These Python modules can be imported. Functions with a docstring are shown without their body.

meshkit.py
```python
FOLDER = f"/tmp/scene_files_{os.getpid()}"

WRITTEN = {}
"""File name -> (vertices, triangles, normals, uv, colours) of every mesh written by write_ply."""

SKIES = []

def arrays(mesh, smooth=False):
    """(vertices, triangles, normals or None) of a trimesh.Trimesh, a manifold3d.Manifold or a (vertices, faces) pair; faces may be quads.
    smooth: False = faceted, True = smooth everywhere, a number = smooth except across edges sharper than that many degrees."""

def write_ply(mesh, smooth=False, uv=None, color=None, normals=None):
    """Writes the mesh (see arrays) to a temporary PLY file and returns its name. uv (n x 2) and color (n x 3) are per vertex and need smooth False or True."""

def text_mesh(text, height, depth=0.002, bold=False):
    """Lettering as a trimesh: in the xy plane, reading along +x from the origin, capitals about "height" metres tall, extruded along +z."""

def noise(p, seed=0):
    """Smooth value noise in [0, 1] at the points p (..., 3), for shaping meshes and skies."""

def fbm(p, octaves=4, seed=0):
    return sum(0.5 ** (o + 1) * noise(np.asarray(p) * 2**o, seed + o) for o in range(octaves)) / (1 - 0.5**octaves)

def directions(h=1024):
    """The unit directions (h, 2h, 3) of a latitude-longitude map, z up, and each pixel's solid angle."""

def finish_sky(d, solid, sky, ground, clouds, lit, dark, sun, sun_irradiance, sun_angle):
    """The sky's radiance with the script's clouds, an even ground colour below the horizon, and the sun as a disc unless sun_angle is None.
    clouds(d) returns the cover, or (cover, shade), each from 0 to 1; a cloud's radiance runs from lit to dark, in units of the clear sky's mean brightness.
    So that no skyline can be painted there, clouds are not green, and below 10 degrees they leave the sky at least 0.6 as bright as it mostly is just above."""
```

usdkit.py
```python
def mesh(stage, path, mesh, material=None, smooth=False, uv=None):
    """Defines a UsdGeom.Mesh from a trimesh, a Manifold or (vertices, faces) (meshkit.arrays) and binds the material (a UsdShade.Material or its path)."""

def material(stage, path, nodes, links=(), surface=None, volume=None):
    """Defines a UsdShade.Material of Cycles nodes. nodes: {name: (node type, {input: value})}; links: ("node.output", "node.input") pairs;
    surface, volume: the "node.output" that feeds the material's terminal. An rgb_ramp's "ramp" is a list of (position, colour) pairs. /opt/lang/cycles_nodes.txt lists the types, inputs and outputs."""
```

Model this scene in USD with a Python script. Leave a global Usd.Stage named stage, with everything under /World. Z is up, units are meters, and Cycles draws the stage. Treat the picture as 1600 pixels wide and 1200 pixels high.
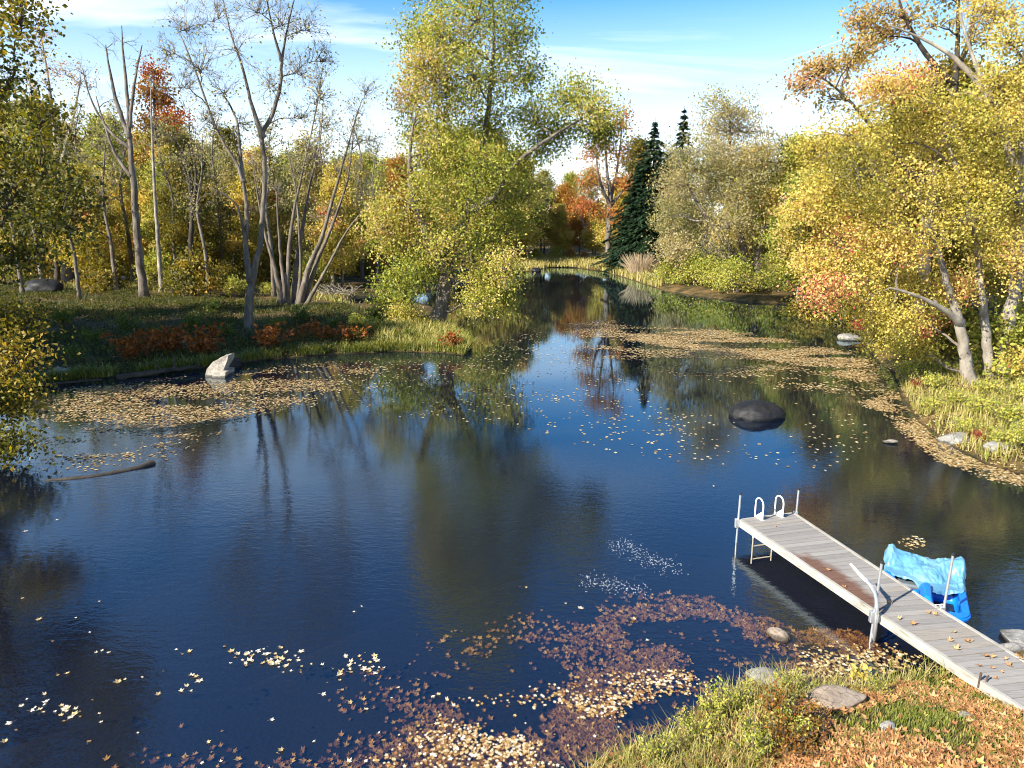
import math, numpy as np, trimesh, shapely, usdkit, meshkit, manifold3d as m3
from shapely.geometry import Polygon, LineString, Point
from pxr import Usd, UsdGeom, UsdLux, UsdShade, Sdf, Gf, Vt

stage = Usd.Stage.CreateInMemory()
UsdGeom.Xform.Define(stage, '/World'); UsdGeom.Scope.Define(stage, '/World/Looks')
# ------------------------------------------------------------------ camera, sky, sun, exposure
CAM_H, PITCH, FPX = 6.6, math.radians(12.5), 1150.0
EXPOSURE = 1.3
SUN_DIR = np.array([-.80, -.60, 0.0]); SUN_EL = math.radians(34)
SUN_DIR = np.array([SUN_DIR[0]*math.cos(SUN_EL), SUN_DIR[1]*math.cos(SUN_EL), math.sin(SUN_EL)])
SKY_STRENGTH, SUN_INTENSITY = 0.080, 1.25
def _proj(u, v):
    d = np.array([u-800, 0, 0.]) + FPX*np.array([0, math.cos(PITCH), -math.sin(PITCH)]) + (600-v)*np.array([0, math.sin(PITCH), math.cos(PITCH)]); d /= np.linalg.norm(d); k = max(d[2], .05)+.12; return d[0]/k, d[1]/k
(_ax, _ay), (_bx, _by) = _proj(1120, 132), _proj(1322, 60); CT_M = (_by-_ay)/(_bx-_ax); CT_B = _ay-CT_M*_ax    # the contrail's line in the cloud layer
cam = UsdGeom.Camera.Define(stage, '/World/camera')
cam.AddTranslateOp().Set(Gf.Vec3d(0, 0, CAM_H)); cam.AddRotateXOp().Set(90-math.degrees(PITCH))
cam.CreateHorizontalApertureAttr(36.0); cam.CreateVerticalApertureAttr(27.0)
cam.CreateFocalLengthAttr(36.0*FPX/1600); cam.CreateClippingRangeAttr(Gf.Vec2f(0.1, 20000)); cam.CreateExposureAttr(EXPOSURE)
sky = UsdLux.DomeLight.Define(stage, '/World/sky')
mat_sky = usdkit.material(stage, '/World/Looks/sky', {
    "sky": ("sky_texture", {"sky_type": "single_scattering", "sun_disc": False, "sun_elevation": SUN_EL, "sun_rotation": math.atan2(SUN_DIR[0], SUN_DIR[1]), "altitude": 200.0, "air_density": 1.0, "aerosol_density": 0.4, "ozone_density": 2.0}),
    "tc": ("texture_coordinate", {}),
    "sep": ("separate_xyz", {}),
    # cirrus: the direction projected on a high flat layer
    "zc": ("math", {"math_type": "maximum", "value2": 0.05}), "zd": ("math", {"math_type": "add", "value2": 0.12}),
    "px": ("math", {"math_type": "divide"}), "py": ("math", {"math_type": "divide"}),
    "pl": ("combine_xyz", {}), "map": ("mapping", {"scale": (0.55, 1.5, 1.0), "rotation": (0, 0, 0.25), "location": (3.1, 0.4, 0)}),
    "n1": ("noise_texture", {"scale": 0.9, "detail": 7.0, "roughness": 0.55, "distortion": 0.7}),
    "r1": ("rgb_ramp", {"ramp": [(0.0, (0, 0, 0)), (0.43, (0, 0, 0)), (0.60, (.45, .45, .45)), (0.80, (.8, .8, .8)), (1.0, (.9, .9, .9))]}),
    "low": ("map_range", {"from_min": 0.02, "from_max": 0.26, "to_min": 1.0, "to_max": 0.0, "clamp": True}),
    "lowm": ("math", {"math_type": "multiply", "value2": 0.75}),
    "cov": ("math", {"math_type": "maximum"}), "hi": ("map_range", {"from_min": .22, "from_max": .5, "to_min": 1.0, "to_max": .06, "clamp": True}), "him": ("math", {"math_type": "multiply"}),
    # contrail: a thin band in the same layer
    "ct": ("math", {"math_type": "multiply_add", "value2": -CT_M}), "ctd": ("math", {"math_type": "add", "value2": -CT_B}),
    "cta": ("math", {"math_type": "absolute"}), "ctm": ("map_range", {"from_min": 0.004, "from_max": 0.035, "to_min": 0.42, "to_max": 0.0, "clamp": True}),
    "ctx": ("map_range", {"from_min": _ax-.25, "from_max": _ax+.2, "to_min": 0.0, "to_max": 1.0, "clamp": True}), "ctf": ("math", {"math_type": "multiply"}),
    "cov2": ("math", {"math_type": "maximum"}),
    "hs": ("hsv", {"saturation": 1.38, "value": 1.2}),
    "mx": ("mix", {"color2": (8.6, 8.9, 9.4)}),
    "bg": ("background_shader", {"strength": SKY_STRENGTH}),
}, [("tc.generated", "sep.vector"), ("sep.z", "zc.value1"), ("zc.value", "zd.value1"), ("sep.x", "px.value1"), ("zd.value", "px.value2"), ("sep.y", "py.value1"), ("zd.value", "py.value2"),
    ("px.value", "pl.x"), ("py.value", "pl.y"), ("pl.vector", "map.vector"), ("map.vector", "n1.vector"), ("n1.fac", "r1.fac"), ("sep.z", "low.value"), ("low.result", "lowm.value1"),
    ("r1.color", "him.value1"), ("sep.z", "hi.value"), ("hi.result", "him.value2"), ("him.value", "cov.value1"), ("lowm.value", "cov.value2"),
    ("px.value", "ct.value1"), ("py.value", "ct.value3"), ("ct.value", "ctd.value1"), ("ctd.value", "cta.value1"), ("cta.value", "ctm.value"), ("px.value", "ctx.value"), ("ctx.result", "ctf.value1"), ("ctm.result", "ctf.value2"),
    ("cov.value", "cov2.value1"), ("ctf.value", "cov2.value2"),
    ("sky.color", "hs.color"), ("hs.color", "mx.color1"), ("cov2.value", "mx.fac"), ("mx.color", "bg.color")], surface="bg.background")
UsdShade.MaterialBindingAPI.Apply(sky.GetPrim()).Bind(mat_sky)
sky.GetPrim().SetCustomDataByKey('kind', 'structure')
sun = UsdLux.DistantLight.Define(stage, '/World/sun')
sun.CreateIntensityAttr(SUN_INTENSITY); sun.CreateAngleAttr(0.5); sun.CreateColorAttr(Gf.Vec3f(1.0, .93, .80)); sun.CreateNormalizeAttr(True)
_z = SUN_DIR; _x = np.cross([0, 0, 1], _z); _x /= np.linalg.norm(_x); _y = np.cross(_z, _x)
sun.AddTransformOp().Set(Gf.Matrix4d(*_x, 0, *_y, 0, *_z, 0, 0, 0, 30, 1))

# ------------------------------------------------------------------ helpers
def ray(u, v):
    d = np.array([u-800, 0, 0.]) + FPX*np.array([0, math.cos(PITCH), -math.sin(PITCH)]) + (600-v)*np.array([0, math.sin(PITCH), math.cos(PITCH)])
    return d
def at_z(u, v, z=0.0):
    d = ray(u, v); t = (z-CAM_H)/d[2]; return np.array([0, 0, CAM_H])+t*d
def at_y(u, v, y):
    d = ray(u, v); return np.array([0, 0, CAM_H])+d*(y/d[1])
used = {}
def numbered(parent, name):
    k = (parent, name); used[k] = used.get(k, -1)+1
    return name if used[k] == 0 else f'{name}_{used[k]:03d}'
def path_of(p): return '/World' if p is None else str(p.GetPath())
def data(prim, label=None, cat=None, group=None, kind=None):
    for k, v in (('label', label), ('category', cat), ('group', group), ('kind', kind)):
        if v: prim.SetCustomDataByKey(k, v)
    return prim
def obj(name, mesh, mat, parent=None, smooth=False, tone=None, label=None, cat=None, group=None, kind=None):
    pp = path_of(parent)
    m = usdkit.mesh(stage, pp+'/'+numbered(pp, name), mesh, mat, smooth=smooth)
    if tone is not None:
        UsdGeom.PrimvarsAPI(m).CreatePrimvar('tone', Sdf.ValueTypeNames.FloatArray, 'vertex').Set(Vt.FloatArray.FromNumpy(np.asarray(tone, np.float32)))
    return data(m.GetPrim(), label, cat, group, kind)
def thing(name, label=None, cat=None, group=None, loc=(0, 0, 0), rot=0.0, scale=None, kind=None):
    x = UsdGeom.Xform.Define(stage, '/World/'+numbered('/World', name))
    x.AddTranslateOp().Set(Gf.Vec3d(*map(float, loc))); x.AddRotateZOp().Set(float(rot))
    if scale is not None: x.AddScaleOp().Set(Gf.Vec3f(*(scale if np.ndim(scale) else (scale,)*3)))
    return data(x.GetPrim(), label, cat, group, kind)
def copy(src, name, label, cat, group, loc, rot=0.0, scale=1.0):
    x = UsdGeom.Xform.Define(stage, '/World/'+numbered('/World', name))
    x.GetPrim().GetReferences().AddInternalReference(src.GetPath()); 
    x.ClearXformOpOrder()
    x.AddTranslateOp().Set(Gf.Vec3d(*map(float, loc))); x.AddRotateZOp().Set(float(rot)); x.AddScaleOp().Set(Gf.Vec3f(*(map(float, scale) if np.ndim(scale) else (float(scale),)*3)))
    x.GetPrim().SetInstanceable(True)
    return data(x.GetPrim(), label, cat, group)
def rot2(v, a): return np.array([v[0]*math.cos(a)-v[1]*math.sin(a), v[0]*math.sin(a)+v[1]*math.cos(a)])

def tubes(P, R, sides=3):
    """N tubes of K points: P (N,K,3), R (N,K)."""
    P = np.asarray(P, float); R = np.asarray(R, float); N, K, _ = P.shape
    T = np.gradient(P, axis=1); T /= np.linalg.norm(T, axis=2, keepdims=True)+1e-9
    ref = np.where(np.abs(T[:, :1, 2:3]) > .9, np.array([1., 0, 0]), np.array([0, 0, 1.])); ref = np.broadcast_to(ref, T.shape)
    A = np.cross(T, ref); A /= np.linalg.norm(A, axis=2, keepdims=True)+1e-9; B = np.cross(T, A)
    ang = np.arange(sides)/sides*2*np.pi
    V = P[:, :, None]+R[:, :, None, None]*(np.cos(ang)[None, None, :, None]*A[:, :, None]+np.sin(ang)[None, None, :, None]*B[:, :, None])
    idx = np.arange(N*K*sides).reshape(N, K, sides); j = np.roll(idx, -1, axis=2)
    a, b, c, d = idx[:, :-1], j[:, :-1], j[:, 1:], idx[:, 1:]
    F = np.stack([np.stack([a, b, c], -1), np.stack([a, c, d], -1)], -2).reshape(-1, 3)
    return V.reshape(-1, 3), F
def tube(pts, r, sides=8, cap=True):
    pts = np.asarray(pts, float); r = np.full(len(pts), r) if np.ndim(r) == 0 else np.asarray(r, float)
    v, f = tubes(pts[None], r[None], sides)
    if cap:
        n = len(v); v = np.vstack([v, pts[0], pts[-1]]); k = np.arange(sides); e = n-sides
        f = np.vstack([f, np.stack([np.full(sides, n), (k+1) % sides, k], 1), np.stack([np.full(sides, n+1), e+k, e+(k+1) % sides], 1)])
    return v, f
def join(parts):
    v, f, n = [], [], 0
    for a, b in parts:
        v.append(a); f.append(np.asarray(b)+n); n += len(a)
    return np.vstack(v), np.vstack(f)
def box(size, c=(0, 0, 0)):
    m = trimesh.creation.box(size); m.apply_translation(c); return np.array(m.vertices), np.array(m.faces)
def rbox(size, r=.02, c=(0, 0, 0), seg=6):
    s = np.array(size)/2-r
    pts = [m3.Manifold.sphere(r, seg*2).translate([sx*s[0], sy*s[1], sz*s[2]]) for sx in (-1, 1) for sy in (-1, 1) for sz in (-1, 1)]
    return m3.Manifold.batch_hull(pts).translate(list(c))
def marr(m): 
    q = m.to_mesh(); return np.array(q.vert_properties[:, :3]), np.array(q.tri_verts)
def spline(pts, n):
    pts = np.asarray(pts, float); t = np.r_[0, np.cumsum(np.linalg.norm(np.diff(pts[:, :3], axis=0), axis=1))]
    from scipy.interpolate import PchipInterpolator
    return PchipInterpolator(t, pts)(np.linspace(0, t[-1], n))
def unit(v): return v/(np.linalg.norm(v, axis=-1, keepdims=True)+1e-9)

def leaves(rng, C, size, droop=.25, up=.6, aspect=.75, fold=.18):
    """one folded leaf (two triangles) at each centre."""
    N = len(C); a = rng.normal(size=(N, 3)); a[:, 2] -= droop; a = unit(a)
    n = rng.normal(size=(N, 3)); n[:, 2] += up; n = unit(np.cross(np.cross(a, n), a)); b = np.cross(a, n)
    s = (size*rng.uniform(.6, 1.35, N))[:, None]; w = s*aspect*.5
    m = C-a*s*.08
    V = np.stack([C-a*s*.5, m+b*w+n*s*fold, C+a*s*.5, m-b*w+n*s*fold], 1).reshape(-1, 3)
    i = np.arange(N)[:, None]*4
    F = np.stack([i+[0, 1, 2], i+[0, 2, 3]], 1).reshape(-1, 3)
    return V, F

# ------------------------------------------------------------------ materials
L = '/World/Looks/'
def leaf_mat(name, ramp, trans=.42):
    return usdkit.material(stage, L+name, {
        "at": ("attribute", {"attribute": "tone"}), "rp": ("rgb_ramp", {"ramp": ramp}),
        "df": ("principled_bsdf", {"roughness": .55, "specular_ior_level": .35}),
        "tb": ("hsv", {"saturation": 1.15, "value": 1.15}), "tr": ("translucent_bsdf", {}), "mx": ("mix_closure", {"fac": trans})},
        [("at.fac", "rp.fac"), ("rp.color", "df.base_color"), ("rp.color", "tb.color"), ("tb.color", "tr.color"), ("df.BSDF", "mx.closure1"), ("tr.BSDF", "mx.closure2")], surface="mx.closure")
def noisy(name, stops, scale=4.0, detail=6.0, rough=.85, bump=.3, bscale=None, stretch=(1, 1, 1), spec=.3, dist=.05, rgh=.6, wet=False):
    if wet: return wet_rock(name, stops, scale, detail, rough, bump, bscale, spec, dist)
    return usdkit.material(stage, L+name, {
        "g": ("geometry", {}), "mp": ("mapping", {"scale": stretch}), "n": ("noise_texture", {"scale": scale, "detail": detail, "roughness": rgh}), "rp": ("rgb_ramp", {"ramp": stops}),
        "n2": ("noise_texture", {"scale": bscale or scale*3, "detail": 5.0, "roughness": .65}), "bp": ("bump", {"strength": bump, "distance": dist}),
        "p": ("principled_bsdf", {"roughness": rough, "specular_ior_level": spec})},
        [("g.position", "mp.vector"), ("mp.vector", "n.vector"), ("mp.vector", "n2.vector"), ("n.fac", "rp.fac"), ("rp.color", "p.base_color"), ("n2.fac", "bp.height"), ("bp.normal", "p.normal")], surface="p.BSDF")
def wet_rock(name, stops, scale, detail, rough, bump, bscale, spec, dist):
    return usdkit.material(stage, L+name, {
        "g": ("geometry", {}), "n": ("noise_texture", {"scale": scale, "detail": 8.0, "roughness": .7, "distortion": .4}), "rp": ("rgb_ramp", {"ramp": stops}), "sp": ("separate_xyz", {}),
        "v": ("voronoi_texture", {"scale": scale*1.3, "feature": "distance_to_edge"}), "vr": ("map_range", {"from_min": 0.0, "from_max": .03, "to_min": .45, "to_max": 1.0, "clamp": True}), "cm": ("mix", {"mix_type": "multiply", "fac": 1.0}),
        "wz": ("math", {"math_type": "multiply_add", "value2": .12}), "wm": ("map_range", {"from_min": .11, "from_max": .16, "to_min": .28, "to_max": 1.0, "clamp": True}), "wc": ("mix", {"mix_type": "multiply", "fac": 1.0}),
        "ln": ("noise_texture", {"scale": scale*2.3, "detail": 3.0}), "lr": ("map_range", {"from_min": .60, "from_max": .68, "to_min": 0.0, "to_max": .6, "clamp": True}), "lc": ("mix", {"color2": tuple(np.array(stops[1][1])*np.array([.9, .95, .6])*1.3)}),
        "n2": ("noise_texture", {"scale": bscale or scale*3, "detail": 6.0, "roughness": .7}), "bp": ("bump", {"strength": bump, "distance": dist}), "p": ("principled_bsdf", {"roughness": rough, "specular_ior_level": spec})},
        [("g.position", "n.vector"), ("g.position", "n2.vector"), ("g.position", "v.vector"), ("g.position", "ln.vector"), ("g.position", "sp.vector"), ("n.fac", "rp.fac"), ("v.distance", "vr.value"), ("rp.color", "lc.color1"), ("ln.fac", "lr.value"), ("lr.result", "lc.fac"),
         ("lc.color", "cm.color1"), ("vr.result", "cm.color2"), ("n.fac", "wz.value1"), ("sp.z", "wz.value3"), ("wz.value", "wm.value"), ("cm.color", "wc.color1"), ("wm.result", "wc.color2"), ("wc.color", "p.base_color"), ("n2.fac", "bp.height"), ("bp.normal", "p.normal")], surface="p.BSDF")
def plain(name, col, rough=.5, metallic=0.0, spec=.5, nscale=12.0, var=.25):
    c = np.array(col)
    return usdkit.material(stage, L+name, {
        "g": ("geometry", {}), "n": ("noise_texture", {"scale": nscale, "detail": 6.0, "roughness": .65}), "rp": ("rgb_ramp", {"ramp": [(.25, tuple(c*(1-var))), (.75, tuple(np.minimum(c*(1+var), .95)))]}),
        "p": ("principled_bsdf", {"roughness": rough, "metallic": metallic, "specular_ior_level": spec})},
        [("g.position", "n.vector"), ("n.fac", "rp.fac"), ("rp.color", "p.base_color")], surface="p.BSDF")

YG = [(0, (.08, .11, .022)), (.3, (.22, .26, .04)), (.6, (.45, .45, .075)), (.85, (.62, .51, .14)), (1, (.66, .45, .2))]
M = {}
M['leaf_yellow_green'] = leaf_mat('leaf_yellow_green', YG)
M['leaf_gold'] = leaf_mat('leaf_gold', [(0, (.17, .15, .03)), (.3, (.46, .40, .07)), (.65, (.72, .58, .15)), (.88, (.76, .50, .21)), (.985, (.66, .40, .20)), (1, (.50, .12, .09))])
M['leaf_tan'] = leaf_mat('leaf_tan', [(0, (.13, .14, .04)), (.35, (.30, .29, .10)), (.65, (.46, .39, .16)), (1, (.56, .43, .22))])
M['leaf_orange'] = leaf_mat('leaf_orange', [(0, (.14, .10, .02)), (.35, (.36, .21, .04)), (.7, (.50, .26, .06)), (1, (.44, .13, .04))])
M['leaf_olive'] = leaf_mat('leaf_olive', [(0, (.045, .055, .012)), (.4, (.13, .125, .02)), (.75, (.30, .235, .035)), (1, (.46, .30, .06))])
M['leaf_peach'] = leaf_mat('leaf_peach', [(0, (.22, .18, .04)), (.35, (.48, .36, .10)), (.7, (.60, .39, .17)), (1, (.56, .26, .18))])
M['leaf_rust'] = leaf_mat('leaf_rust', [(0, (.09, .08, .015)), (.35, (.27, .145, .025)), (.75, (.43, .16, .03)), (1, (.36, .08, .025))])
M['leaf_red'] = leaf_mat('leaf_red', [(0, (.18, .06, .03)), (.5, (.38, .05, .04)), (1, (.5, .10, .06))])
M['leaf_green'] = leaf_mat('leaf_green', [(0, (.05, .08, .012)), (.5, (.14, .19, .03)), (1, (.30, .32, .05))])
M['needles'] = leaf_mat('needles', [(0, (.008, .02, .010)), (.6, (.02, .045, .018)), (1, (.05, .085, .03))], trans=.12)
M['fern'] = leaf_mat('fern', [(0, (.10, .035, .01)), (.5, (.27, .08, .015)), (1, (.42, .17, .03))], trans=.3)
M['grass'] = leaf_mat('grass', [(0, (.07, .09, .018)), (.35, (.17, .21, .03)), (.7, (.34, .31, .07)), (1, (.48, .38, .16))], trans=.3)
M['grass_shade_tint'] = leaf_mat('grass_shade_tint', [(0, (.022, .032, .008)), (.5, (.06, .08, .016)), (1, (.18, .17, .04))], trans=.25)  # darker copy of grass: the left bank's shade is put into its colour
M['litter'] = leaf_mat('litter', [(0, (.10, .045, .02)), (.3, (.26, .11, .04)), (.6, (.42, .21, .08)), (.85, (.55, .33, .15)), (1, (.55, .42, .08))], trans=.12)
M['floating'] = leaf_mat('floating', [(0, (.13, .07, .03)), (.3, (.34, .21, .08)), (.6, (.55, .40, .17)), (.85, (.66, .55, .32)), (1, (.72, .64, .48))], trans=.12)
M['pale_floating'] = leaf_mat('pale_floating', [(0, (.26, .12, .04)), (.3, (.46, .30, .10)), (.6, (.62, .49, .30)), (1, (.70, .63, .54))], trans=.1)
M['sunken'] = leaf_mat('sunken', [(0, (.03, .012, .006)), (.35, (.13, .055, .016)), (.7, (.29, .155, .04)), (1, (.47, .31, .09))], trans=.05)
M['bark'] = noisy('bark', [(.25, (.045, .036, .028)), (.5, (.14, .115, .09)), (.75, (.27, .24, .20))], scale=3.5, stretch=(1, 1, .35), bscale=16, bump=.7)
M['bark_pale'] = noisy('bark_pale', [(.25, (.09, .075, .06)), (.5, (.25, .22, .18)), (.75, (.44, .395, .33))], scale=2.5, stretch=(1, 1, .6), bscale=14, bump=.5)
M['bark_dark'] = noisy('bark_dark', [(.3, (.022, .018, .014)), (.7, (.085, .068, .052))], scale=4, stretch=(1, 1, .35), bscale=16, bump=.6)
M['twig'] = plain('twig', (.15, .125, .10), rough=.9, spec=.2)
M['twig_dark'] = plain('twig_dark', (.06, .048, .038), rough=.9, spec=.2)
M['granite'] = noisy('granite', [(.2, (.09, .085, .08)), (.5, (.23, .22, .205)), (.8, (.38, .36, .33))], scale=5, bscale=18, bump=.5, wet=True)
M['granite_warm'] = noisy('granite_warm', [(.2, (.12, .09, .07)), (.5, (.29, .225, .17)), (.8, (.42, .35, .28))], scale=5, bscale=18, bump=.5, wet=True)
M['rock_dark'] = noisy('rock_dark', [(.3, (.007, .007, .008)), (.6, (.017, .0165, .017)), (.85, (.05, .047, .044))], scale=2.5, bscale=12, bump=.5, rough=.55, wet=True)
M['rock_white'] = noisy('rock_white', [(.25, (.13, .11, .085)), (.5, (.33, .295, .25)), (.8, (.50, .46, .41))], scale=4, bscale=12, bump=.6, wet=True)
M['deadwood'] = noisy('deadwood', [(.3, (.12, .10, .08)), (.7, (.34, .30, .25))], scale=3, stretch=(.6, .6, 2), bscale=12, bump=.5)
M['deadwood_dark'] = noisy('deadwood_dark', [(.3, (.02, .016, .012)), (.7, (.075, .06, .045))], scale=3, bscale=12, bump=.5)

# ------------------------------------------------------------------ the pond's outline (picture points set down on the water)
shore = [(1760, 985), (1640, 1000), (1570, 1022), (1490, 1052), (1430, 1058), (1380, 1062), (1330, 1072), (1285, 1078), (1245, 1074), (1205, 1056), (1170, 1064), (1130, 1088), (1090, 1112), (1055, 1152), (1000, 1168), (945, 1184), (900, 1212), (850, 1290), (760, 1420), (400, 1560)]
near = [tuple(at_z(u, v)[:2]) for u, v in shore]
left = [(-9, 4.5), (-12.5, 8), (-14.2, 13), (-14.0, 17), (-14.6, 20.2), (-18.5, 21.5), (-21.5, 25.5)]
lb = [(0, 616), (60, 603), (120, 595), (200, 588), (300, 578), (400, 564), (500, 555), (560, 552), (620, 549), (690, 552), (728, 556), (738, 545), (724, 528), (702, 508), (694, 490), (672, 478), (620, 476), (560, 478), (530, 473), (560, 464), (620, 460), (700, 452), (770, 440), (800, 431), (830, 424), (860, 418), (900, 419), (940, 424), (975, 434), (1005, 444), (1040, 455), (1090, 463), (1130, 468), (1180, 473), (1250, 476), (1300, 482), (1345, 494), (1372, 512), (1376, 530), (1362, 548), (1372, 566), (1395, 585), (1402, 604), (1412, 630), (1436, 660), (1462, 682), (1500, 706), (1545, 728), (1590, 740), (1660, 748), (1760, 760), (1900, 800), (1900, 900)]
pond = Polygon(near+left+[tuple(at_z(u, v)[:2]) for u, v in lb]).buffer(0)
if pond.geom_type != 'Polygon': pond = max(pond.geoms, key=lambda g: g.area)
ring = pond.exterior; near_line = LineString(near)
def sdist(x, y):
    """metres outside the pond (positive) or inside it (negative)."""
    p = shapely.points(x, y); d = shapely.distance(p, ring); return np.where(shapely.contains(pond, p), -d, d)
def height(x, y):
    x, y = np.asarray(x, float), np.asarray(y, float); sd = sdist(x, y)
    n = meshkit.fbm(np.stack([x*.35, y*.35, x*0], -1), 3, 5)-.5; n2 = meshkit.fbm(np.stack([x*1.7, y*1.7, x*0], -1), 3, 8)-.5
    dn = shapely.distance(shapely.points(x, y), near_line)
    close = np.clip(1-dn/6, 0, 1)*(y < 16)
    out = .03+.30*(1-np.exp(-np.maximum(sd, 0)/.8))+.014*np.minimum(np.maximum(sd, 0), 45)+np.clip(sd/3, 0, 1)*n*.5+np.clip(sd, 0, 1)*n2*.12
    out = np.where(y < 12, out+np.clip(sd/5, 0, 1)*.35, out)
    far = np.maximum(np.hypot(x, y-40)-95, 0); out = out+.045*np.minimum(far, 160)
    s = np.maximum(-sd, 0)
    inn = np.where(close > 0, -.035-.06*np.minimum(s, 4.8)-np.maximum(s-3.2, 0)*.16-np.maximum(s-5.5, 0)*.3, -.06-.42*s)
    inn = np.maximum(inn, -2.2)+np.clip(s, 0, 1)*n2*.08
    return np.where(sd > 0, out, inn)

def axis(lo, hi, step, far, g=1.16):
    a = list(np.arange(lo, hi+1e-6, step)); s = step
    while a[-1] < far: s *= g; a.append(a[-1]+s)
    s = step; b = [lo]
    while b[-1] > -far: s *= g; b.append(b[-1]-s)
    return np.array(b[:0:-1]+a)
gx, gy = axis(-32, 22, .36, 1500), axis(2, 64, .36, 1500)
X, Y = np.meshgrid(gx, gy, indexing='ij'); Z = height(X.ravel(), Y.ravel()).reshape(X.shape)
idx = np.arange(X.size).reshape(X.shape); a, b, c, d = idx[:-1, :-1], idx[1:, :-1], idx[1:, 1:], idx[:-1, 1:]
gf = np.stack([np.stack([a, b, c], -1), np.stack([a, c, d], -1)], -2).reshape(-1, 3)
mat_ground = usdkit.material(stage, L+'ground', {
    "g": ("geometry", {}), "sp": ("separate_xyz", {}),
    "n": ("noise_texture", {"scale": .7, "detail": 8.0, "roughness": .7}), "rp": ("rgb_ramp", {"ramp": [(.28, (.02, .018, .009)), (.42, (.05, .044, .017)), (.52, (.105, .075, .03)), (.62, (.19, .12, .05)), (.75, (.13, .105, .035))]}),
    "n3": ("noise_texture", {"scale": 9.0, "detail": 6.0, "roughness": .7}), "r3": ("rgb_ramp", {"ramp": [(.3, (.35, .35, .35)), (.65, (1.2, 1.15, 1.0))]}), "mu": ("mix", {"mix_type": "multiply", "fac": 1.0}),
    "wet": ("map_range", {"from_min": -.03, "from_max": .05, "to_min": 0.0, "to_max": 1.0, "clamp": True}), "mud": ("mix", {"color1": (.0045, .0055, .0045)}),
    "n2": ("noise_texture", {"scale": 14.0, "detail": 6.0}), "bp": ("bump", {"strength": .6, "distance": .05}), "p": ("principled_bsdf", {"roughness": .9, "specular_ior_level": .2})},
    [("g.position", "n.vector"), ("g.position", "n3.vector"), ("g.position", "n2.vector"), ("n.fac", "rp.fac"), ("n3.fac", "r3.fac"), ("rp.color", "mu.color1"), ("r3.color", "mu.color2"),
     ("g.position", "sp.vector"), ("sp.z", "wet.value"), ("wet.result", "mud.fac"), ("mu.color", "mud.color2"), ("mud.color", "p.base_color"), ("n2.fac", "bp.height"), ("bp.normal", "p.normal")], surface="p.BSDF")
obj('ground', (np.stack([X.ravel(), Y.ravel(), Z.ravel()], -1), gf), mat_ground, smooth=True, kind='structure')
def gz(x, y): return float(height(np.array([x]), np.array([y]))[0])
def ground_at(u, v, z0=.4):
    p = at_z(u, v, z0)
    for _ in range(3): p = at_z(u, v, gz(p[0], p[1]))
    return p

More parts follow.
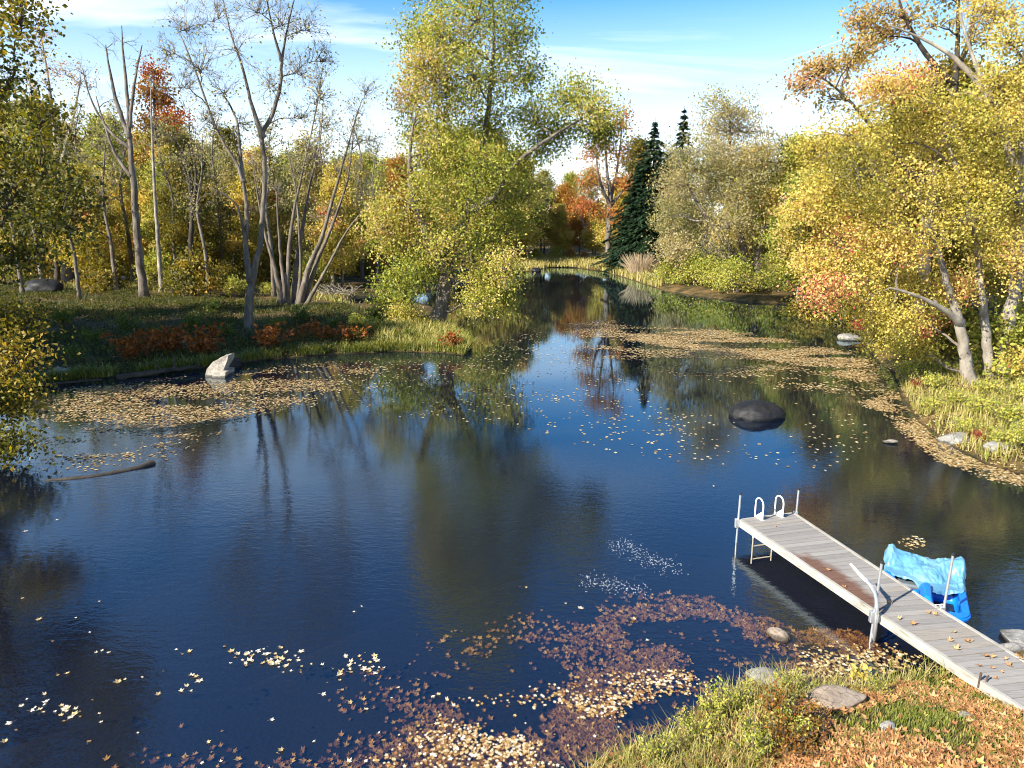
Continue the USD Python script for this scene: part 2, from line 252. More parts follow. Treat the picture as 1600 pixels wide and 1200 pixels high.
# water: one sheet, clear over a dark peaty bed, with fine wind ripples
mat_water = usdkit.material(stage, L+'water', {
    "g": ("geometry", {}), "mp": ("mapping", {"scale": (1.0, 2.1, 1.0), "rotation": (0, 0, .22)}),
    "n": ("noise_texture", {"scale": 3.4, "detail": 3.0, "roughness": .55, "distortion": .6}), "nb": ("noise_texture", {"scale": 9.0, "detail": 2.0, "roughness": .5, "distortion": .3}),
    "ad": ("math", {"math_type": "multiply_add", "value2": .35}),
    "nm": ("noise_texture", {"scale": .11, "detail": 2.0}), "sp": ("separate_xyz", {}),
    "calm": ("map_range", {"from_min": 12.5, "from_max": 25.0, "to_min": 1.0, "to_max": .09, "clamp": True}), "nmr": ("map_range", {"from_min": .35, "from_max": .65, "to_min": .35, "to_max": 1.0, "clamp": True}),
    "st": ("math", {"math_type": "multiply"}), "st2": ("math", {"math_type": "multiply", "value2": .10}),
    "bp": ("bump", {"distance": .09}), "lw": ("layer_weight", {"blend": .5}), "p5": ("math", {"math_type": "power", "value2": 5.0}), "fr": ("math", {"math_type": "multiply_add", "value2": .90, "value3": .11}),
    "gl": ("glossy_bsdf", {"roughness": .012, "color": (.72, .89, 1.0)}), "tr": ("transparent_bsdf", {"color": (.88, .82, .72)}), "df": ("diffuse_bsdf", {"color": (.0004, .012, .075)}),
    "body": ("mix_closure", {"fac": .08}), "mx": ("mix_closure", {})},
    [("g.position", "mp.vector"), ("mp.vector", "n.vector"), ("mp.vector", "nb.vector"), ("nb.fac", "ad.value1"), ("n.fac", "ad.value3"), ("g.position", "nm.vector"), ("g.position", "sp.vector"), ("sp.y", "calm.value"), ("nm.fac", "nmr.value"),
     ("calm.result", "st.value1"), ("nmr.result", "st.value2"), ("st.value", "st2.value1"), ("st2.value", "bp.strength"), ("ad.value", "bp.height"), ("bp.normal", "lw.normal"), ("lw.facing", "p5.value1"), ("p5.value", "fr.value1"), ("bp.normal", "gl.normal"),
     ("tr.BSDF", "body.closure1"), ("df.BSDF", "body.closure2"), ("fr.value", "mx.fac"), ("body.closure", "mx.closure1"), ("gl.BSDF", "mx.closure2")], surface="mx.closure")
wp = pond.buffer(1.2).simplify(.1)
wv, wf = trimesh.creation.triangulate_polygon(wp, engine='earcut')
obj('water', (np.c_[wv, np.zeros(len(wv))], wf), mat_water, kind='structure')

# ------------------------------------------------------------------ trees
def grow(rng, trunks, clumps, sub=22, per=28, leaf=.17, spread=.42, bark='bark', twig='twig', mat='leaf_yellow_green', tone=(.5, .22), twigs=0, limb=.018, sides=7, twig_r=.012, droop=.25, clump_tone=.14, sag=0.0):
    """trunks: lists of (x,y,z,r); clumps: (x,y,z,rx,ry,rz[,tone shift[,leaf share]]). Gives the meshes of trunk, branches, crown."""
    tm, P, R = [], [], []
    for t in trunks:
        n = max(6, int(len(t)*4)); q = spline(t, n); q[1:-1, :2] += rng.normal(size=(n-2, 2))*q[1:-1, 3:4]*.12
        if len(tm) == 0 or True:
            flare = q[:, 3].copy(); flare[0] *= 1.35; tm.append(tube(q[:, :3], flare, 9))
        P.append(q[1:, :3]); R.append(q[1:, 3])
    P, R = np.vstack(P), np.concatenate(R); bm, TW, TR, LC, LT = [], [], [], [], []
    cl = np.array([list(c)+[0]*(7-len(c))+([1.0] if len(c) < 8 else []) for c in clumps], float)
    order = np.argsort([np.min(np.linalg.norm(P-c[:3], axis=1)) for c in cl])
    for k in order:
        c, rad, dt, share = cl[k, :3], cl[k, 3:6], cl[k, 6], cl[k, 7]
        D = c-P; dist = np.linalg.norm(D, axis=1); hd = np.hypot(D[:, 0], D[:, 1])
        cost = dist+1.6*np.maximum(0, P[:, 2]-(c[2]-.45*hd))+np.maximum(0, .05-R)*12
        i = int(np.argmin(cost)); s, ln = P[i], dist[i]
        e = c+np.array([0, 0, -.2*rad[2]])
        ctrl = s*.5+e*.5+np.array([0, 0, .16*ln])+rng.normal(size=3)*.07*ln
        n = max(5, min(12, int(ln/.5)+4)); u = np.linspace(0, 1, n)[:, None]
        q = (1-u)**2*s+2*u*(1-u)*ctrl+u**2*e; q[1:-1] += rng.normal(size=(n-2, 3))*.022*ln
        r0 = min(R[i]*.78, .025+limb*ln); rr = np.linspace(r0, max(.016, r0*.28), n)
        bm.append(tube(q, rr, sides if r0 > .05 else 5, cap=False)); P = np.vstack([P, q[2:]]); R = np.r_[R, rr[2:]]
        m = max(4, int(sub*share*rng.uniform(.75, 1.25)))
        d = unit(rng.normal(size=(m, 3))); rr_ = rng.uniform(0, 1, m)**.42
        sc = c+d*rr_[:, None]*rad
        Q = q[n//3:]; near_i = np.argmin(np.linalg.norm(sc[:, None]-Q[None], axis=2)+rng.uniform(0, .5, (m, len(Q)))*np.mean(rad)*.5, axis=1)
        st = Q[near_i]; mid = .5*(st+sc)+rng.normal(size=(m, 3))*.09*np.mean(rad)+np.array([0, 0, .08*np.mean(rad)])
        tip = sc+(sc-mid)*.25-np.array([0, 0, sag])
        TW.append(np.stack([st, .5*(st+mid)+.02, mid, sc, tip], 1)); TR.append(np.tile(np.array([2.2, 1.7, 1.3, .8, .35])*twig_r, (m, 1)))
        for _ in range(twigs):                                # bare side twigs
            f = rng.uniform(.2, 1, m)[:, None]; o = mid*(1-f)+sc*f; dd = unit((sc-st)+rng.normal(size=(m, 3))*.9*np.linalg.norm(sc-st, axis=1, keepdims=True)+np.array([0, 0, .25]))
            l = rng.uniform(.35, .9, (m, 1))*np.mean(rad)*.55; o2 = o+dd*l*.5+rng.normal(size=(m, 3))*.06
            TW.append(np.stack([o, .5*(o+o2), o2, o2+dd*l*.3, o+dd*l+rng.normal(size=(m, 3))*.1], 1)); TR.append(np.tile(np.array([1.1, .9, .75, .5, .25])*twig_r, (m, 1)))
        if per:
            k_ = np.repeat(np.arange(m), rng.poisson(per, m)); f = rng.uniform(.15, 1.1, len(k_))[:, None]
            LC.append(mid[k_]*(1-f)+tip[k_]*f+rng.normal(size=(len(k_), 3))*spread*np.array([1, 1, .75]))
            st_ = dt+rng.normal()*clump_tone+(rng.normal(size=m)*clump_tone*.7)[k_]
            LT.append(tone[0]+st_+rng.normal(size=len(k_))*tone[1])
    out = dict(trunk=(join(tm), bark), branches=(join(bm+[tubes(np.vstack(TW), np.vstack(TR), 3)]), twig))
    if per:
        C = np.vstack(LC); T = np.concatenate(LT); keep = C[:, 2] > .12
        C, T = C[keep], np.clip(T[keep], 0, 1)
        out['crown'] = (leaves(rng, C, leaf, droop), mat, np.repeat(T, 4))
    return out
def plant_tree(name, parts, label=None, cat='tree', group=None, base=None, loc=(0, 0, 0), rot=0, scale=None, kind=None):
    o = np.zeros(3) if base is None else np.asarray(base, float)
    t = thing(name, label, cat, group, loc if base is None else base, rot, scale, kind)
    for k in ('trunk', 'branches', 'crown'):
        if k in parts:
            (v, f), m = parts[k][:2]
            obj(k, (v-o, f), M[m], t, smooth=True if k == 'trunk' else False, tone=parts[k][2] if len(parts[k]) > 2 else None)
    return t
def px_clumps(rng, lst, y, dy=2.2, fat=1.0):
    """picture ellipses (u,v,ru,rv[,tone[,share]]) set at the distance y, with depth."""
    out = []
    for c in lst:
        u, v, ru, rv = c[:4]; k = y/FPX
        yy = y+rng.uniform(-1, 1)*dy; p = at_y(u, v, yy); out.append((p[0], p[1], p[2], ru*k*fat, (ru+rv)*.5*k*fat, rv*k*fat, c[4] if len(c) > 4 else 0, c[5] if len(c) > 5 else 1.0))
    return out
def px_path(lst, y, root=True):
    """picture points (u,v,width[,dy]) of a stem at the distance y."""
    out = []
    for i, c in enumerate(lst):
        p = at_y(c[0], c[1], y+(c[3] if len(c) > 3 else 0)); out.append((p[0], p[1], p[2], c[2]*.5*y/FPX*(1, .85, .74, .66)[min(i, 3)]))
    return out
rng = np.random.default_rng(11)

# the yellow maple on the tip of the left bank
base = ground_at(685, 508); Yt = base[1]
isl = px_clumps(rng, [(750, -70, 70, 60), (700, -20, 60, 50), (800, -20, 55, 50), (745, 20, 80, 50), (690, 55, 55, 45), (805, 60, 50, 50), (665, 105, 40, 35, .3), (740, 115, 80, 50), (825, 115, 35, 40, -.1), (645, 150, 35, 35, .35),
    (695, 175, 55, 45), (765, 190, 70, 45, -.05), (835, 185, 50, 40, -.1), (895, 150, 45, 32, -.05), (935, 165, 35, 35, .1), (880, 205, 55, 30, -.1), (935, 205, 30, 28), (665, 250, 60, 45), (735, 260, 65, 45), (800, 250, 40, 35, -.15), (845, 235, 40, 28, -.1),
    (640, 315, 60, 50), (705, 320, 70, 50, -.05), (770, 310, 50, 45, -.2), (600, 350, 32, 45, .05), (630, 385, 50, 40), (690, 385, 65, 40, .05), (755, 375, 50, 45), (800, 350, 35, 40, -.05),
    (622, 435, 40, 30), (672, 415, 36, 24, .05), (758, 430, 36, 30), (790, 418, 30, 40, .05), (612, 470, 34, 22, .05), (632, 494, 26, 15, .05), (748, 470, 32, 20, .05), (785, 465, 30, 22, .1)], Yt, 2.8, .96)
p = grow(rng, [px_path([(684, 512, 32), (690, 470, 27), (697, 420, 25), (715, 370, 23, .4), (735, 320, 20, .6), (752, 250, 16, .3), (765, 150, 11), (772, 60, 6), (765, -40, 3)], Yt), px_path([(697, 420, 22), (660, 350, 14, -1), (640, 270, 9, -1.2), (650, 180, 4, -1)], Yt), px_path([(730, 330, 15, .5), (770, 310, 11, -.5), (800, 262, 9, -1), (860, 215, 7, -1.4), (920, 180, 3, -1)], Yt)],
    isl+px_clumps(rng, [(700, 130, 60, 50), (770, 120, 60, 50), (690, 220, 60, 45), (760, 250, 60, 50, .05), (720, 60, 60, 50), (720, 350, 70, 50, .05), (820, 300, 40, 40), (660, 60, 40, 40), (650, 200, 40, 40, .1)], Yt, 2.0, .95), sub=32, per=54, leaf=.145, spread=.46, bark='bark', tone=(.54, .19))
plant_tree('maple_tree', p, 'tall yellow-green maple leaning over the water at the tip of the left bank', base=base)

# three trees on the right bank
def right_tree(base_px, stems, cl, y=None, **kw):
    b = ground_at(*base_px); y = y or b[1]
    return b, grow(rng, [px_path(s, y) for s in stems], px_clumps(rng, cl, y, kw.pop('dy', 1.8)), **kw)
b, p = right_tree((1516, 600), [[(1517, 604, 22), (1508, 560, 21), (1498, 500, 19), (1478, 440, 16, -.3), (1468, 400, 12, -.5), (1440, 340, 8, -.8)], [(1500, 505, 13), (1450, 470, 8, -.6), (1390, 450, 5, -1.0)]],
    [(1290, 455, 45, 28, .16), (1330, 430, 50, 32), (1350, 475, 45, 25, .16), (1385, 435, 50, 35), (1400, 390, 55, 35, .2), (1440, 360, 55, 40), (1375, 345, 55, 40), (1310, 375, 50, 38, .15), (1265, 410, 30, 28, .1), (1440, 450, 40, 25, .15), (1400, 500, 40, 22), (1375, 535, 35, 18), (1330, 330, 45, 35), (1470, 300, 50, 40), (1425, 545, 35, 20), (1440, 500, 30, 18, .38, .5)],
    sub=32, per=50, leaf=.10, spread=.29, bark='bark_pale', mat='leaf_gold', tone=(.46, .19), clump_tone=.11, twig_r=.008)
plant_tree('right_bank_tree', p, 'pale leaning tree with golden and pink leaves hanging over the right shore', base=b)
b, p = right_tree((1545, 592), [[(1546, 596, 18), (1540, 530, 17), (1535, 470, 15), (1528, 400, 13), (1515, 330, 10), (1490, 250, 8), (1460, 170, 5)]],
    [(1290, 290, 50, 38), (1345, 265, 55, 42), (1400, 290, 55, 42), (1460, 240, 55, 40), (1270, 235, 40, 32, .15), (1330, 205, 50, 38), (1395, 215, 55, 42), (1450, 170, 50, 36, .05), (1520, 270, 55, 40), (1510, 340, 50, 36), (1255, 320, 35, 32), (1540, 440, 40, 30), (1490, 450, 32, 24, .3)],
    sub=32, per=50, leaf=.10, spread=.29, bark='bark_pale', mat='leaf_gold', tone=(.40, .17), clump_tone=.10, dy=2.5, twig_r=.008)
plant_tree('right_bank_tree', p, 'upright yellow tree with the thinner middle trunk of the right shore group', base=b)
b, p = right_tree((1563, 588), [[(1560, 592, 30), (1570, 540, 26), (1582, 470, 24), (1590, 380, 22), (1588, 290, 21), (1575, 230, 18), (1552, 160, 14), (1528, 110, 9), (1500, 20, 5)], [(1588, 300, 16), (1600, 200, 11, -.6), (1608, 100, 7, -.8)], [(1555, 170, 11), (1490, 90, 8, .4), (1440, 60, 5, .5), (1390, 40, 3, .5)]],
    [(1545, 370, 50, 36), (1600, 410, 45, 40), (1600, 490, 35, 35, .15), (1590, 330, 45, 40), (1560, 200, 50, 38), (1620, 240, 50, 45), (1500, 190, 50, 36), (1560, 130, 48, 36, .2), (1620, 150, 45, 45, .2), (1640, 60, 45, 45, .2), (1580, 60, 45, 30, .25), (1540, 15, 45, 26, .25), (1430, 120, 48, 30, .1), (1380, 130, 40, 25, .15), (1600, 560, 35, 25, .1), (1570, 440, 40, 34), (1605, 340, 36, 40), (1560, 290, 40, 34), (1590, 180, 40, 34, .1)],
    sub=30, per=50, leaf=.10, spread=.29, bark='bark_pale', mat='leaf_gold', tone=(.46, .17), dy=2.5, twig_r=.008)
plant_tree('right_bank_tree', p, 'thick pale trunked tree at the right edge, its limbs crossing the sky', base=b)
# peach-coloured tree behind them whose top stands against the sky
bx = at_z(1440, 470, .6); bx = np.array([bx[0]*.62, 36.0, 0]); bx = np.array([at_y(1445, 400, 36.)[0], 36., 0]); bx[2] = gz(bx[0], bx[1])
yy = 36.
pb = (bx[0], bx[1], bx[2]-.1, .34)
p = grow(rng, [[pb]+px_path([(1450, 380, 18), (1462, 260, 15), (1490, 150, 13), (1495, 90, 11), (1497, 0, 6), (1500, -70, 3)], yy), px_path([(1490, 130, 9), (1420, 40, 6, -.5), (1400, -20, 3, -.5)], yy), px_path([(1492, 110, 9), (1520, 40, 7, .4), (1522, -40, 3, .4)], yy), px_path([(1455, 300, 11), (1380, 220, 8, -.8), (1320, 150, 5, -1), (1275, 115, 3, -1)], yy)],
    px_clumps(rng, [(1260, 130, 32, 22, .2), (1285, 105, 25, 25, .25), (1300, 150, 32, 22), (1330, 100, 36, 18, .1), (1345, 75, 32, 18, .1), (1345, 35, 34, 22, .1), (1385, 55, 34, 18), (1380, 15, 32, 22), (1420, 25, 36, 22, 0, .7), (1465, 35, 36, 22, 0, .5), (1480, -10, 42, 25, 0, .6), (1520, 60, 36, 25, 0, .6), (1560, 25, 42, 30, .1), (1360, 170, 32, 18, -.1, .5), (1450, -50, 50, 30)], yy, 1.5),
    sub=20, per=24, leaf=.15, spread=.28, bark='bark_dark', twig='twig_dark', mat='leaf_peach', tone=(.36, .22), twig_r=.011)
plant_tree('peach_leaved_tree', p, 'dark limbed tree with peach leaves against the sky behind the right shore group', base=(pb[0], pb[1], bx[2]))
# the broad tan tree across the pond
b = ground_at(1165, 470); y = b[1]
p = grow(rng, [px_path([(1172, 474, 22), (1168, 440, 19), (1160, 380, 15), (1150, 320, 11), (1140, 240, 7), (1142, 170, 3)], y), px_path([(1185, 474, 17), (1182, 430, 14), (1190, 370, 11), (1215, 310, 7), (1225, 250, 4)], y), px_path([(1165, 420, 11), (1120, 360, 8, -1), (1080, 300, 5, -1.4), (1060, 250, 3, -1.4)], y)],
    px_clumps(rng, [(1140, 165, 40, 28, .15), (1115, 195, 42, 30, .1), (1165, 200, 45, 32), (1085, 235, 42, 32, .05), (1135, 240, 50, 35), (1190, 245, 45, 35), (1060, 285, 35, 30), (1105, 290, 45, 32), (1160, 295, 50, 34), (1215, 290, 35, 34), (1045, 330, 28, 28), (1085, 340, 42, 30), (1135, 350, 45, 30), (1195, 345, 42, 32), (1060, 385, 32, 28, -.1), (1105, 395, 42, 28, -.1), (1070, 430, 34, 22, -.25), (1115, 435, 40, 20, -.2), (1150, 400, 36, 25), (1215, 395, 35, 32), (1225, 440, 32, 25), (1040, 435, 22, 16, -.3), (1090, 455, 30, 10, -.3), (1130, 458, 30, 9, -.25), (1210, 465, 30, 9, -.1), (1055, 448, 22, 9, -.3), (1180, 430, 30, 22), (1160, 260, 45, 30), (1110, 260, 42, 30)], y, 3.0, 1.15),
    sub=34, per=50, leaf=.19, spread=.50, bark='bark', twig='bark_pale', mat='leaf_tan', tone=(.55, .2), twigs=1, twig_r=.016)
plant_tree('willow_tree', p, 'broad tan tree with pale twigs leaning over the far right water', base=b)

# bare trees of the left bank
b = ground_at(390, 516); y = b[1]
p = grow(rng, [px_path([(389, 520, 17), (390, 470, 15), (395, 430, 14), (407, 380, 12), (411, 320, 11), (414, 260, 10), (409, 215, 10), (425, 180, 9), (438, 130, 8), (441, 90, 6), (450, 40, 4), (468, -30, 2)], y), px_path([(393, 440, 12), (384, 390, 10), (386, 330, 9), (381, 290, 8), (372, 260, 8), (350, 225, 6), (330, 180, 5), (305, 110, 4), (280, 50, 2)], y), px_path([(381, 285, 7), (374, 230, 6, .6), (372, 200, 5, .8), (350, 150, 4, 1.0)], y), px_path([(411, 215, 8), (392, 160, 6, -.6), (380, 110, 5, -.9), (360, 50, 3, -1), (345, -20, 2, -1)], y), px_path([(440, 95, 5), (425, 40, 3, -.5), (410, -40, 2, -.6)], y), px_path([(384, 380, 6), (372, 325, 4, -.6), (345, 300, 3, -1)], y)],
    px_clumps(rng, [(290, 40, 40, 40), (310, 100, 40, 40), (340, 20, 35, 40), (370, 70, 40, 40), (400, 10, 40, 40), (350, 140, 35, 35), (440, 30, 36, 40), (480, 40, 36, 36), (470, 110, 36, 36), (500, 90, 25, 30), (420, 130, 32, 32), (280, 130, 35, 32), (320, 180, 36, 30), (470, 180, 36, 25), (380, 190, 30, 25), (500, 150, 25, 25), (460, -40, 40, 35), (320, -40, 40, 35), (380, -50, 40, 35), (260, 80, 22, 30)], y, 2.2),
    sub=30, per=2.6, leaf=.14, spread=.3, bark='bark', twig='twig', mat='leaf_tan', tone=(.6, .25), twigs=5, limb=.007, twig_r=.0075)
plant_tree('bare_tree', p, 'tall forked bare tree standing nearest the water on the left bank', base=b)
b = ground_at(455, 482); y = b[1]
st = [[(440, 480, 10), (432, 430, 8), (418, 380, 6), (405, 320, 4), (395, 250, 2)], [(450, 484, 11), (450, 420, 8), (456, 350, 7), (470, 280, 5), (490, 190, 3), (505, 100, 2)], [(458, 486, 10), (462, 420, 9), (474, 350, 7), (484, 290, 5), (500, 220, 3), (505, 150, 1.5)],
      [(466, 486, 12), (482, 420, 10), (503, 370, 8), (520, 310, 7), (540, 240, 4), (560, 170, 2)], [(472, 484, 10), (495, 410, 8), (520, 350, 6), (545, 270, 4), (552, 200, 2)], [(448, 482, 9), (442, 430, 7), (436, 370, 5), (432, 300, 3)], [(476, 482, 8), (510, 420, 5), (550, 350, 4), (580, 320, 2)], [(462, 484, 8), (470, 400, 5), (465, 320, 4), (450, 240, 2)]]
p = grow(rng, [px_path(s, y+(i % 3-1)*.5) for i, s in enumerate(st)], px_clumps(rng, [(500, 130, 30, 35), (510, 190, 30, 30), (560, 170, 32, 32), (570, 140, 28, 28), (545, 220, 30, 30), (490, 240, 30, 30), (525, 260, 32, 28), (460, 260, 25, 35), (400, 260, 20, 30), (580, 215, 28, 25), (435, 300, 20, 30), (565, 300, 30, 25), (515, 330, 30, 25)], y, 2.0),
    sub=24, per=4.5, leaf=.15, spread=.3, bark='bark', twig='twig', mat='leaf_tan', tone=(.55, .25), twigs=5, limb=.007, twig_r=.008)
plant_tree('bare_tree', p, 'many stemmed bare clump fanning out right of the forked bare tree', base=b)
def bare(stems, clumps, base_px, label, bark='bark', per=1.5, mat='leaf_tan', twig='twig', y=None, sub=14, twigs=3, tone=(.6, .25), name='bare_tree'):
    b = ground_at(*base_px); y = b[1]
    p = grow(rng, [px_path(s, y) for s in stems], px_clumps(rng, clumps, y, 2.0), sub=sub, per=per, leaf=.18, spread=.35, bark=bark, twig=twig, mat=mat, tone=tone, twigs=twigs+1, limb=.008, twig_r=.010)
    return plant_tree(name, p, label, base=b)
bare([[(226, 466, 14), (216, 380, 13), (208, 280, 12), (203, 220, 10), (199, 150, 8), (193, 90, 5), (190, 40, 2)], [(206, 275, 7), (180, 240, 5), (165, 200, 4), (150, 150, 2)], [(203, 215, 7), (175, 130, 5), (165, 70, 2)], [(203, 200, 6), (212, 120, 4), (222, 70, 2)], [(202, 230, 5), (160, 190, 4), (130, 110, 2)]],
     [(165, 70, 28, 28), (195, 60, 25, 28), (150, 130, 28, 28), (215, 90, 22, 25), (130, 110, 25, 25), (180, 150, 22, 25)], (226, 464), 'tall grey bare snag left of the slender white stemmed birch', per=0, sub=8)
bare([[(253, 458, 8), (247, 380, 7), (241, 280, 6), (237, 190, 4), (235, 120, 2)]], [(238, 130, 18, 30), (245, 190, 22, 25), (228, 220, 20, 25), (250, 250, 18, 20)], (253, 456), 'slender white stemmed birch between two darker trunks of the left woods', bark='bark_pale', per=4, sub=8)
bare([[(301, 464, 11), (299, 400, 10), (300, 330, 8), (298, 290, 6), (285, 240, 4), (265, 210, 2)], [(300, 320, 6), (306, 270, 4), (298, 220, 3), (295, 190, 2)], [(299, 310, 5), (290, 270, 4), (270, 235, 2)]], [(270, 215, 25, 20), (300, 190, 25, 25), (310, 240, 22, 22), (285, 250, 25, 20)], (301, 462), 'dark thin trunked tree standing left of the yellow-green bush', bark='bark_dark', per=6, sub=10)
bare([[(336, 420, 6), (328, 370, 5), (318, 320, 4), (312, 290, 2)], [(336, 420, 6), (341, 360, 5), (343, 310, 4), (345, 270, 2)]], [(318, 290, 15, 20), (345, 260, 15, 25)], (336, 420), 'pair of small white birch stems leaning apart in the left woods', bark='bark_pale', per=5, sub=8)
bare([[(106, 440, 18), (104, 400, 17), (98, 340, 15), (92, 270, 12), (85, 200, 9), (75, 120, 5), (60, 40, 3)], [(92, 270, 8), (110, 200, 5), (125, 130, 3)]], [(60, 60, 35, 30), (90, 110, 35, 30), (125, 120, 28, 30), (70, 170, 35, 30), (110, 190, 28, 28), (40, 120, 30, 30)], (106, 438), 'thick pale trunked tree with orange-tan leaves at the far left', bark='bark_pale', per=16, sub=16, twigs=1, mat='leaf_peach', name='pale_trunk_tree')
bare([[(90, 445, 9), (88, 380, 8), (86, 300, 6), (90, 220, 4)]], [(90, 230, 25, 25), (75, 280, 25, 25), (105, 270, 22, 25)], (90, 444), 'thin dark trunk beside the thick pale trunk at the far left', bark='bark_dark', per=14, sub=12, mat='leaf_olive', name='woodland_tree', tone=(.6, .2))
bare([[(132, 420, 6), (131, 370, 5), (133, 320, 4), (130, 270, 3)]], [(130, 280, 25, 25), (140, 320, 22, 22)], (132, 420), 'short thin trunk with yellow leaves right of the thick pale trunk', bark='bark_dark', per=14, sub=12, mat='leaf_yellow_green', name='woodland_tree')
bare([[(157, 420, 7), (155, 360, 6), (158, 300, 5), (160, 230, 3)]], [(158, 240, 25, 25), (165, 290, 22, 22), (148, 310, 22, 20)], (157, 420), 'thin dark trunk with olive yellow leaves left of the grey bare snag', bark='bark_dark', per=14, sub=12, mat='leaf_yellow_green', name='woodland_tree')
# the orange topped tree above the left woods
y = 78.; bxy = at_y(245, 400, y); bz = gz(bxy[0], y)
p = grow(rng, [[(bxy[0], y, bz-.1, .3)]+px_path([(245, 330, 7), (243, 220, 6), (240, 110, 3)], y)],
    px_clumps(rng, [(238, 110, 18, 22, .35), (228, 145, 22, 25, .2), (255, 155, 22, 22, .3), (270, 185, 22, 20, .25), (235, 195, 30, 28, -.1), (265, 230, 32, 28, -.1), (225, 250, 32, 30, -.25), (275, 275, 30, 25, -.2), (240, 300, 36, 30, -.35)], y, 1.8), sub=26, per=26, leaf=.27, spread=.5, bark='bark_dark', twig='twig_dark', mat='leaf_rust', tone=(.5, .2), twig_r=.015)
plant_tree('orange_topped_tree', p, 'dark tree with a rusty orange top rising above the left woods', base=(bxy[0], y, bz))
# orange tree left of the conifers
y = 103.; bxy = at_y(950, 400, y); bz = gz(bxy[0], y)
p = grow(rng, [[(bxy[0], y, bz-.1, .28)]+px_path([(951, 350, 9), (953, 310, 7), (948, 260, 5), (946, 200, 3)], y), px_path([(953, 315, 6), (965, 260, 4, 1), (972, 190, 2, 1)], y), px_path([(953, 320, 6), (935, 270, 4, -1), (930, 210, 2, -1)], y), px_path([(955, 320, 5), (980, 290, 3.5, 1), (1000, 265, 2, 1)], y)],
    px_clumps(rng, [(970, 185, 16, 26, .2), (945, 200, 20, 22, .1), (930, 240, 22, 25), (965, 240, 25, 25), (920, 280, 18, 20, .1), (950, 285, 26, 18), (985, 290, 26, 14, .15), (915, 320, 25, 16, .25), (945, 330, 28, 18, .2), (975, 335, 22, 15, .2)], y, 1.8), sub=24, per=26, leaf=.28, spread=.6, mat='leaf_orange', tone=(.55, .22), twigs=1, twig_r=.018)
plant_tree('orange_tree', p, 'thin orange tree with grey forked stems left of the dark conifers', base=(bxy[0], y, bz))

# conifers
def conifer(rng, h, r, n=42):
    tr = tube(np.c_[np.zeros((6, 2)), np.linspace(-.2, h, 6)], np.linspace(.017*h, .02, 6), 7); C, A, S, bt = [], [], [], []
    for i in range(n):
        f = (i+rng.uniform(0, .6))/n; z = h*(.06+.92*f); ln = r*(1-f)**.85*rng.uniform(.6, 1.25)+.15
        for a in rng.uniform(0, 2*np.pi)+np.arange(6)*2*np.pi/6+rng.normal(size=6)*.25:
            k = max(8, int(ln*22)); t = rng.uniform(.1, 1, k)**.8; l = ln*rng.uniform(.7, 1.1)
            d = np.array([math.cos(a), math.sin(a)]); s = np.array([-d[1], d[0]])
            off = rng.normal(size=k)*.22*l*(1.1-t)
            C.append(np.c_[d[0]*t*l+s[0]*off, d[1]*t*l+s[1]*off, z-.32*l*t**1.4+rng.normal(size=k)*.07]); A.append(np.c_[np.tile(d, (k, 1))+np.outer(np.sign(off), s)*.7, np.full(k, -.35)])
    C, A = np.vstack(C), unit(np.vstack(A)); N = len(C); A = unit(A+rng.normal(size=A.shape)*.25)
    b = unit(np.cross(A, [0, 0, 1])+rng.normal(size=A.shape)*.3); s = (rng.uniform(.45, .95, N))[:, None]
    V = np.stack([C-A*s*.5, C+b*s*.16, C+A*s*.5, C-b*s*.16], 1).reshape(-1, 3); i = np.arange(N)[:, None]*4
    F = np.stack([i+[0, 1, 2], i+[0, 2, 3]], 1).reshape(-1, 3)
    return dict(trunk=(tr, 'bark_dark'), crown=((V, F), 'needles', np.repeat(np.clip(.45+rng.normal(size=N)*.22, 0, 1), 4)))
for (u, vtop, y, r, lab) in [(1024, 183, 100., 6.4, 'tall dark conifer with a pointed top left of the broad tan tree'), (1070, 165, 112., 4.8, 'dark conifer tip showing just above the broad tan tree'), (1000, 250, 99., 6.0, 'shorter dark conifer between the orange tree and the tall conifer'), (1012, 290, 95., 5.5, 'low dark conifer standing in front of the tall conifer')]:
    t = at_y(u, vtop, y); z0 = gz(t[0], y)
    plant_tree('conifer', conifer(rng, t[2]-z0, r), lab, base=None, loc=(t[0], y, z0))

# forest trees: a few kinds, built once and set out many times
def forest_kind(seed, h, r, b0, mat, n=34, sub=16, per=34, leaf=.25, tone=(.5, .22), bark='bark', lean=.3, **kw):
    g = np.random.default_rng(seed); cl = []
    for k in range(n):
        f = (k+.5)/n; z = h*(b0+(1-b0)*f)*.97; prof = math.sin(math.pi*min(1, .18+.82*f)**.8)**.75; a = k*2.4+g.uniform(-.4, .4); rr = r*prof*g.uniform(.35, .95)
        s = r*g.uniform(.26, .42); cl.append((rr*math.cos(a), rr*math.sin(a), z, s*1.15, s*1.15, s*.85, g.normal()*.08))
    tr = [(0, 0, -.2, .0135*h)]+[(lean*g.normal()*f, lean*g.normal()*f, h*f, .0125*h*(1-f)+.02) for f in (.25, .5, .75, .95)]
    return grow(g, [tr], cl, sub=sub, per=per, leaf=leaf, spread=.42, bark=bark, mat=mat, tone=tone, twig_r=.014, **kw)
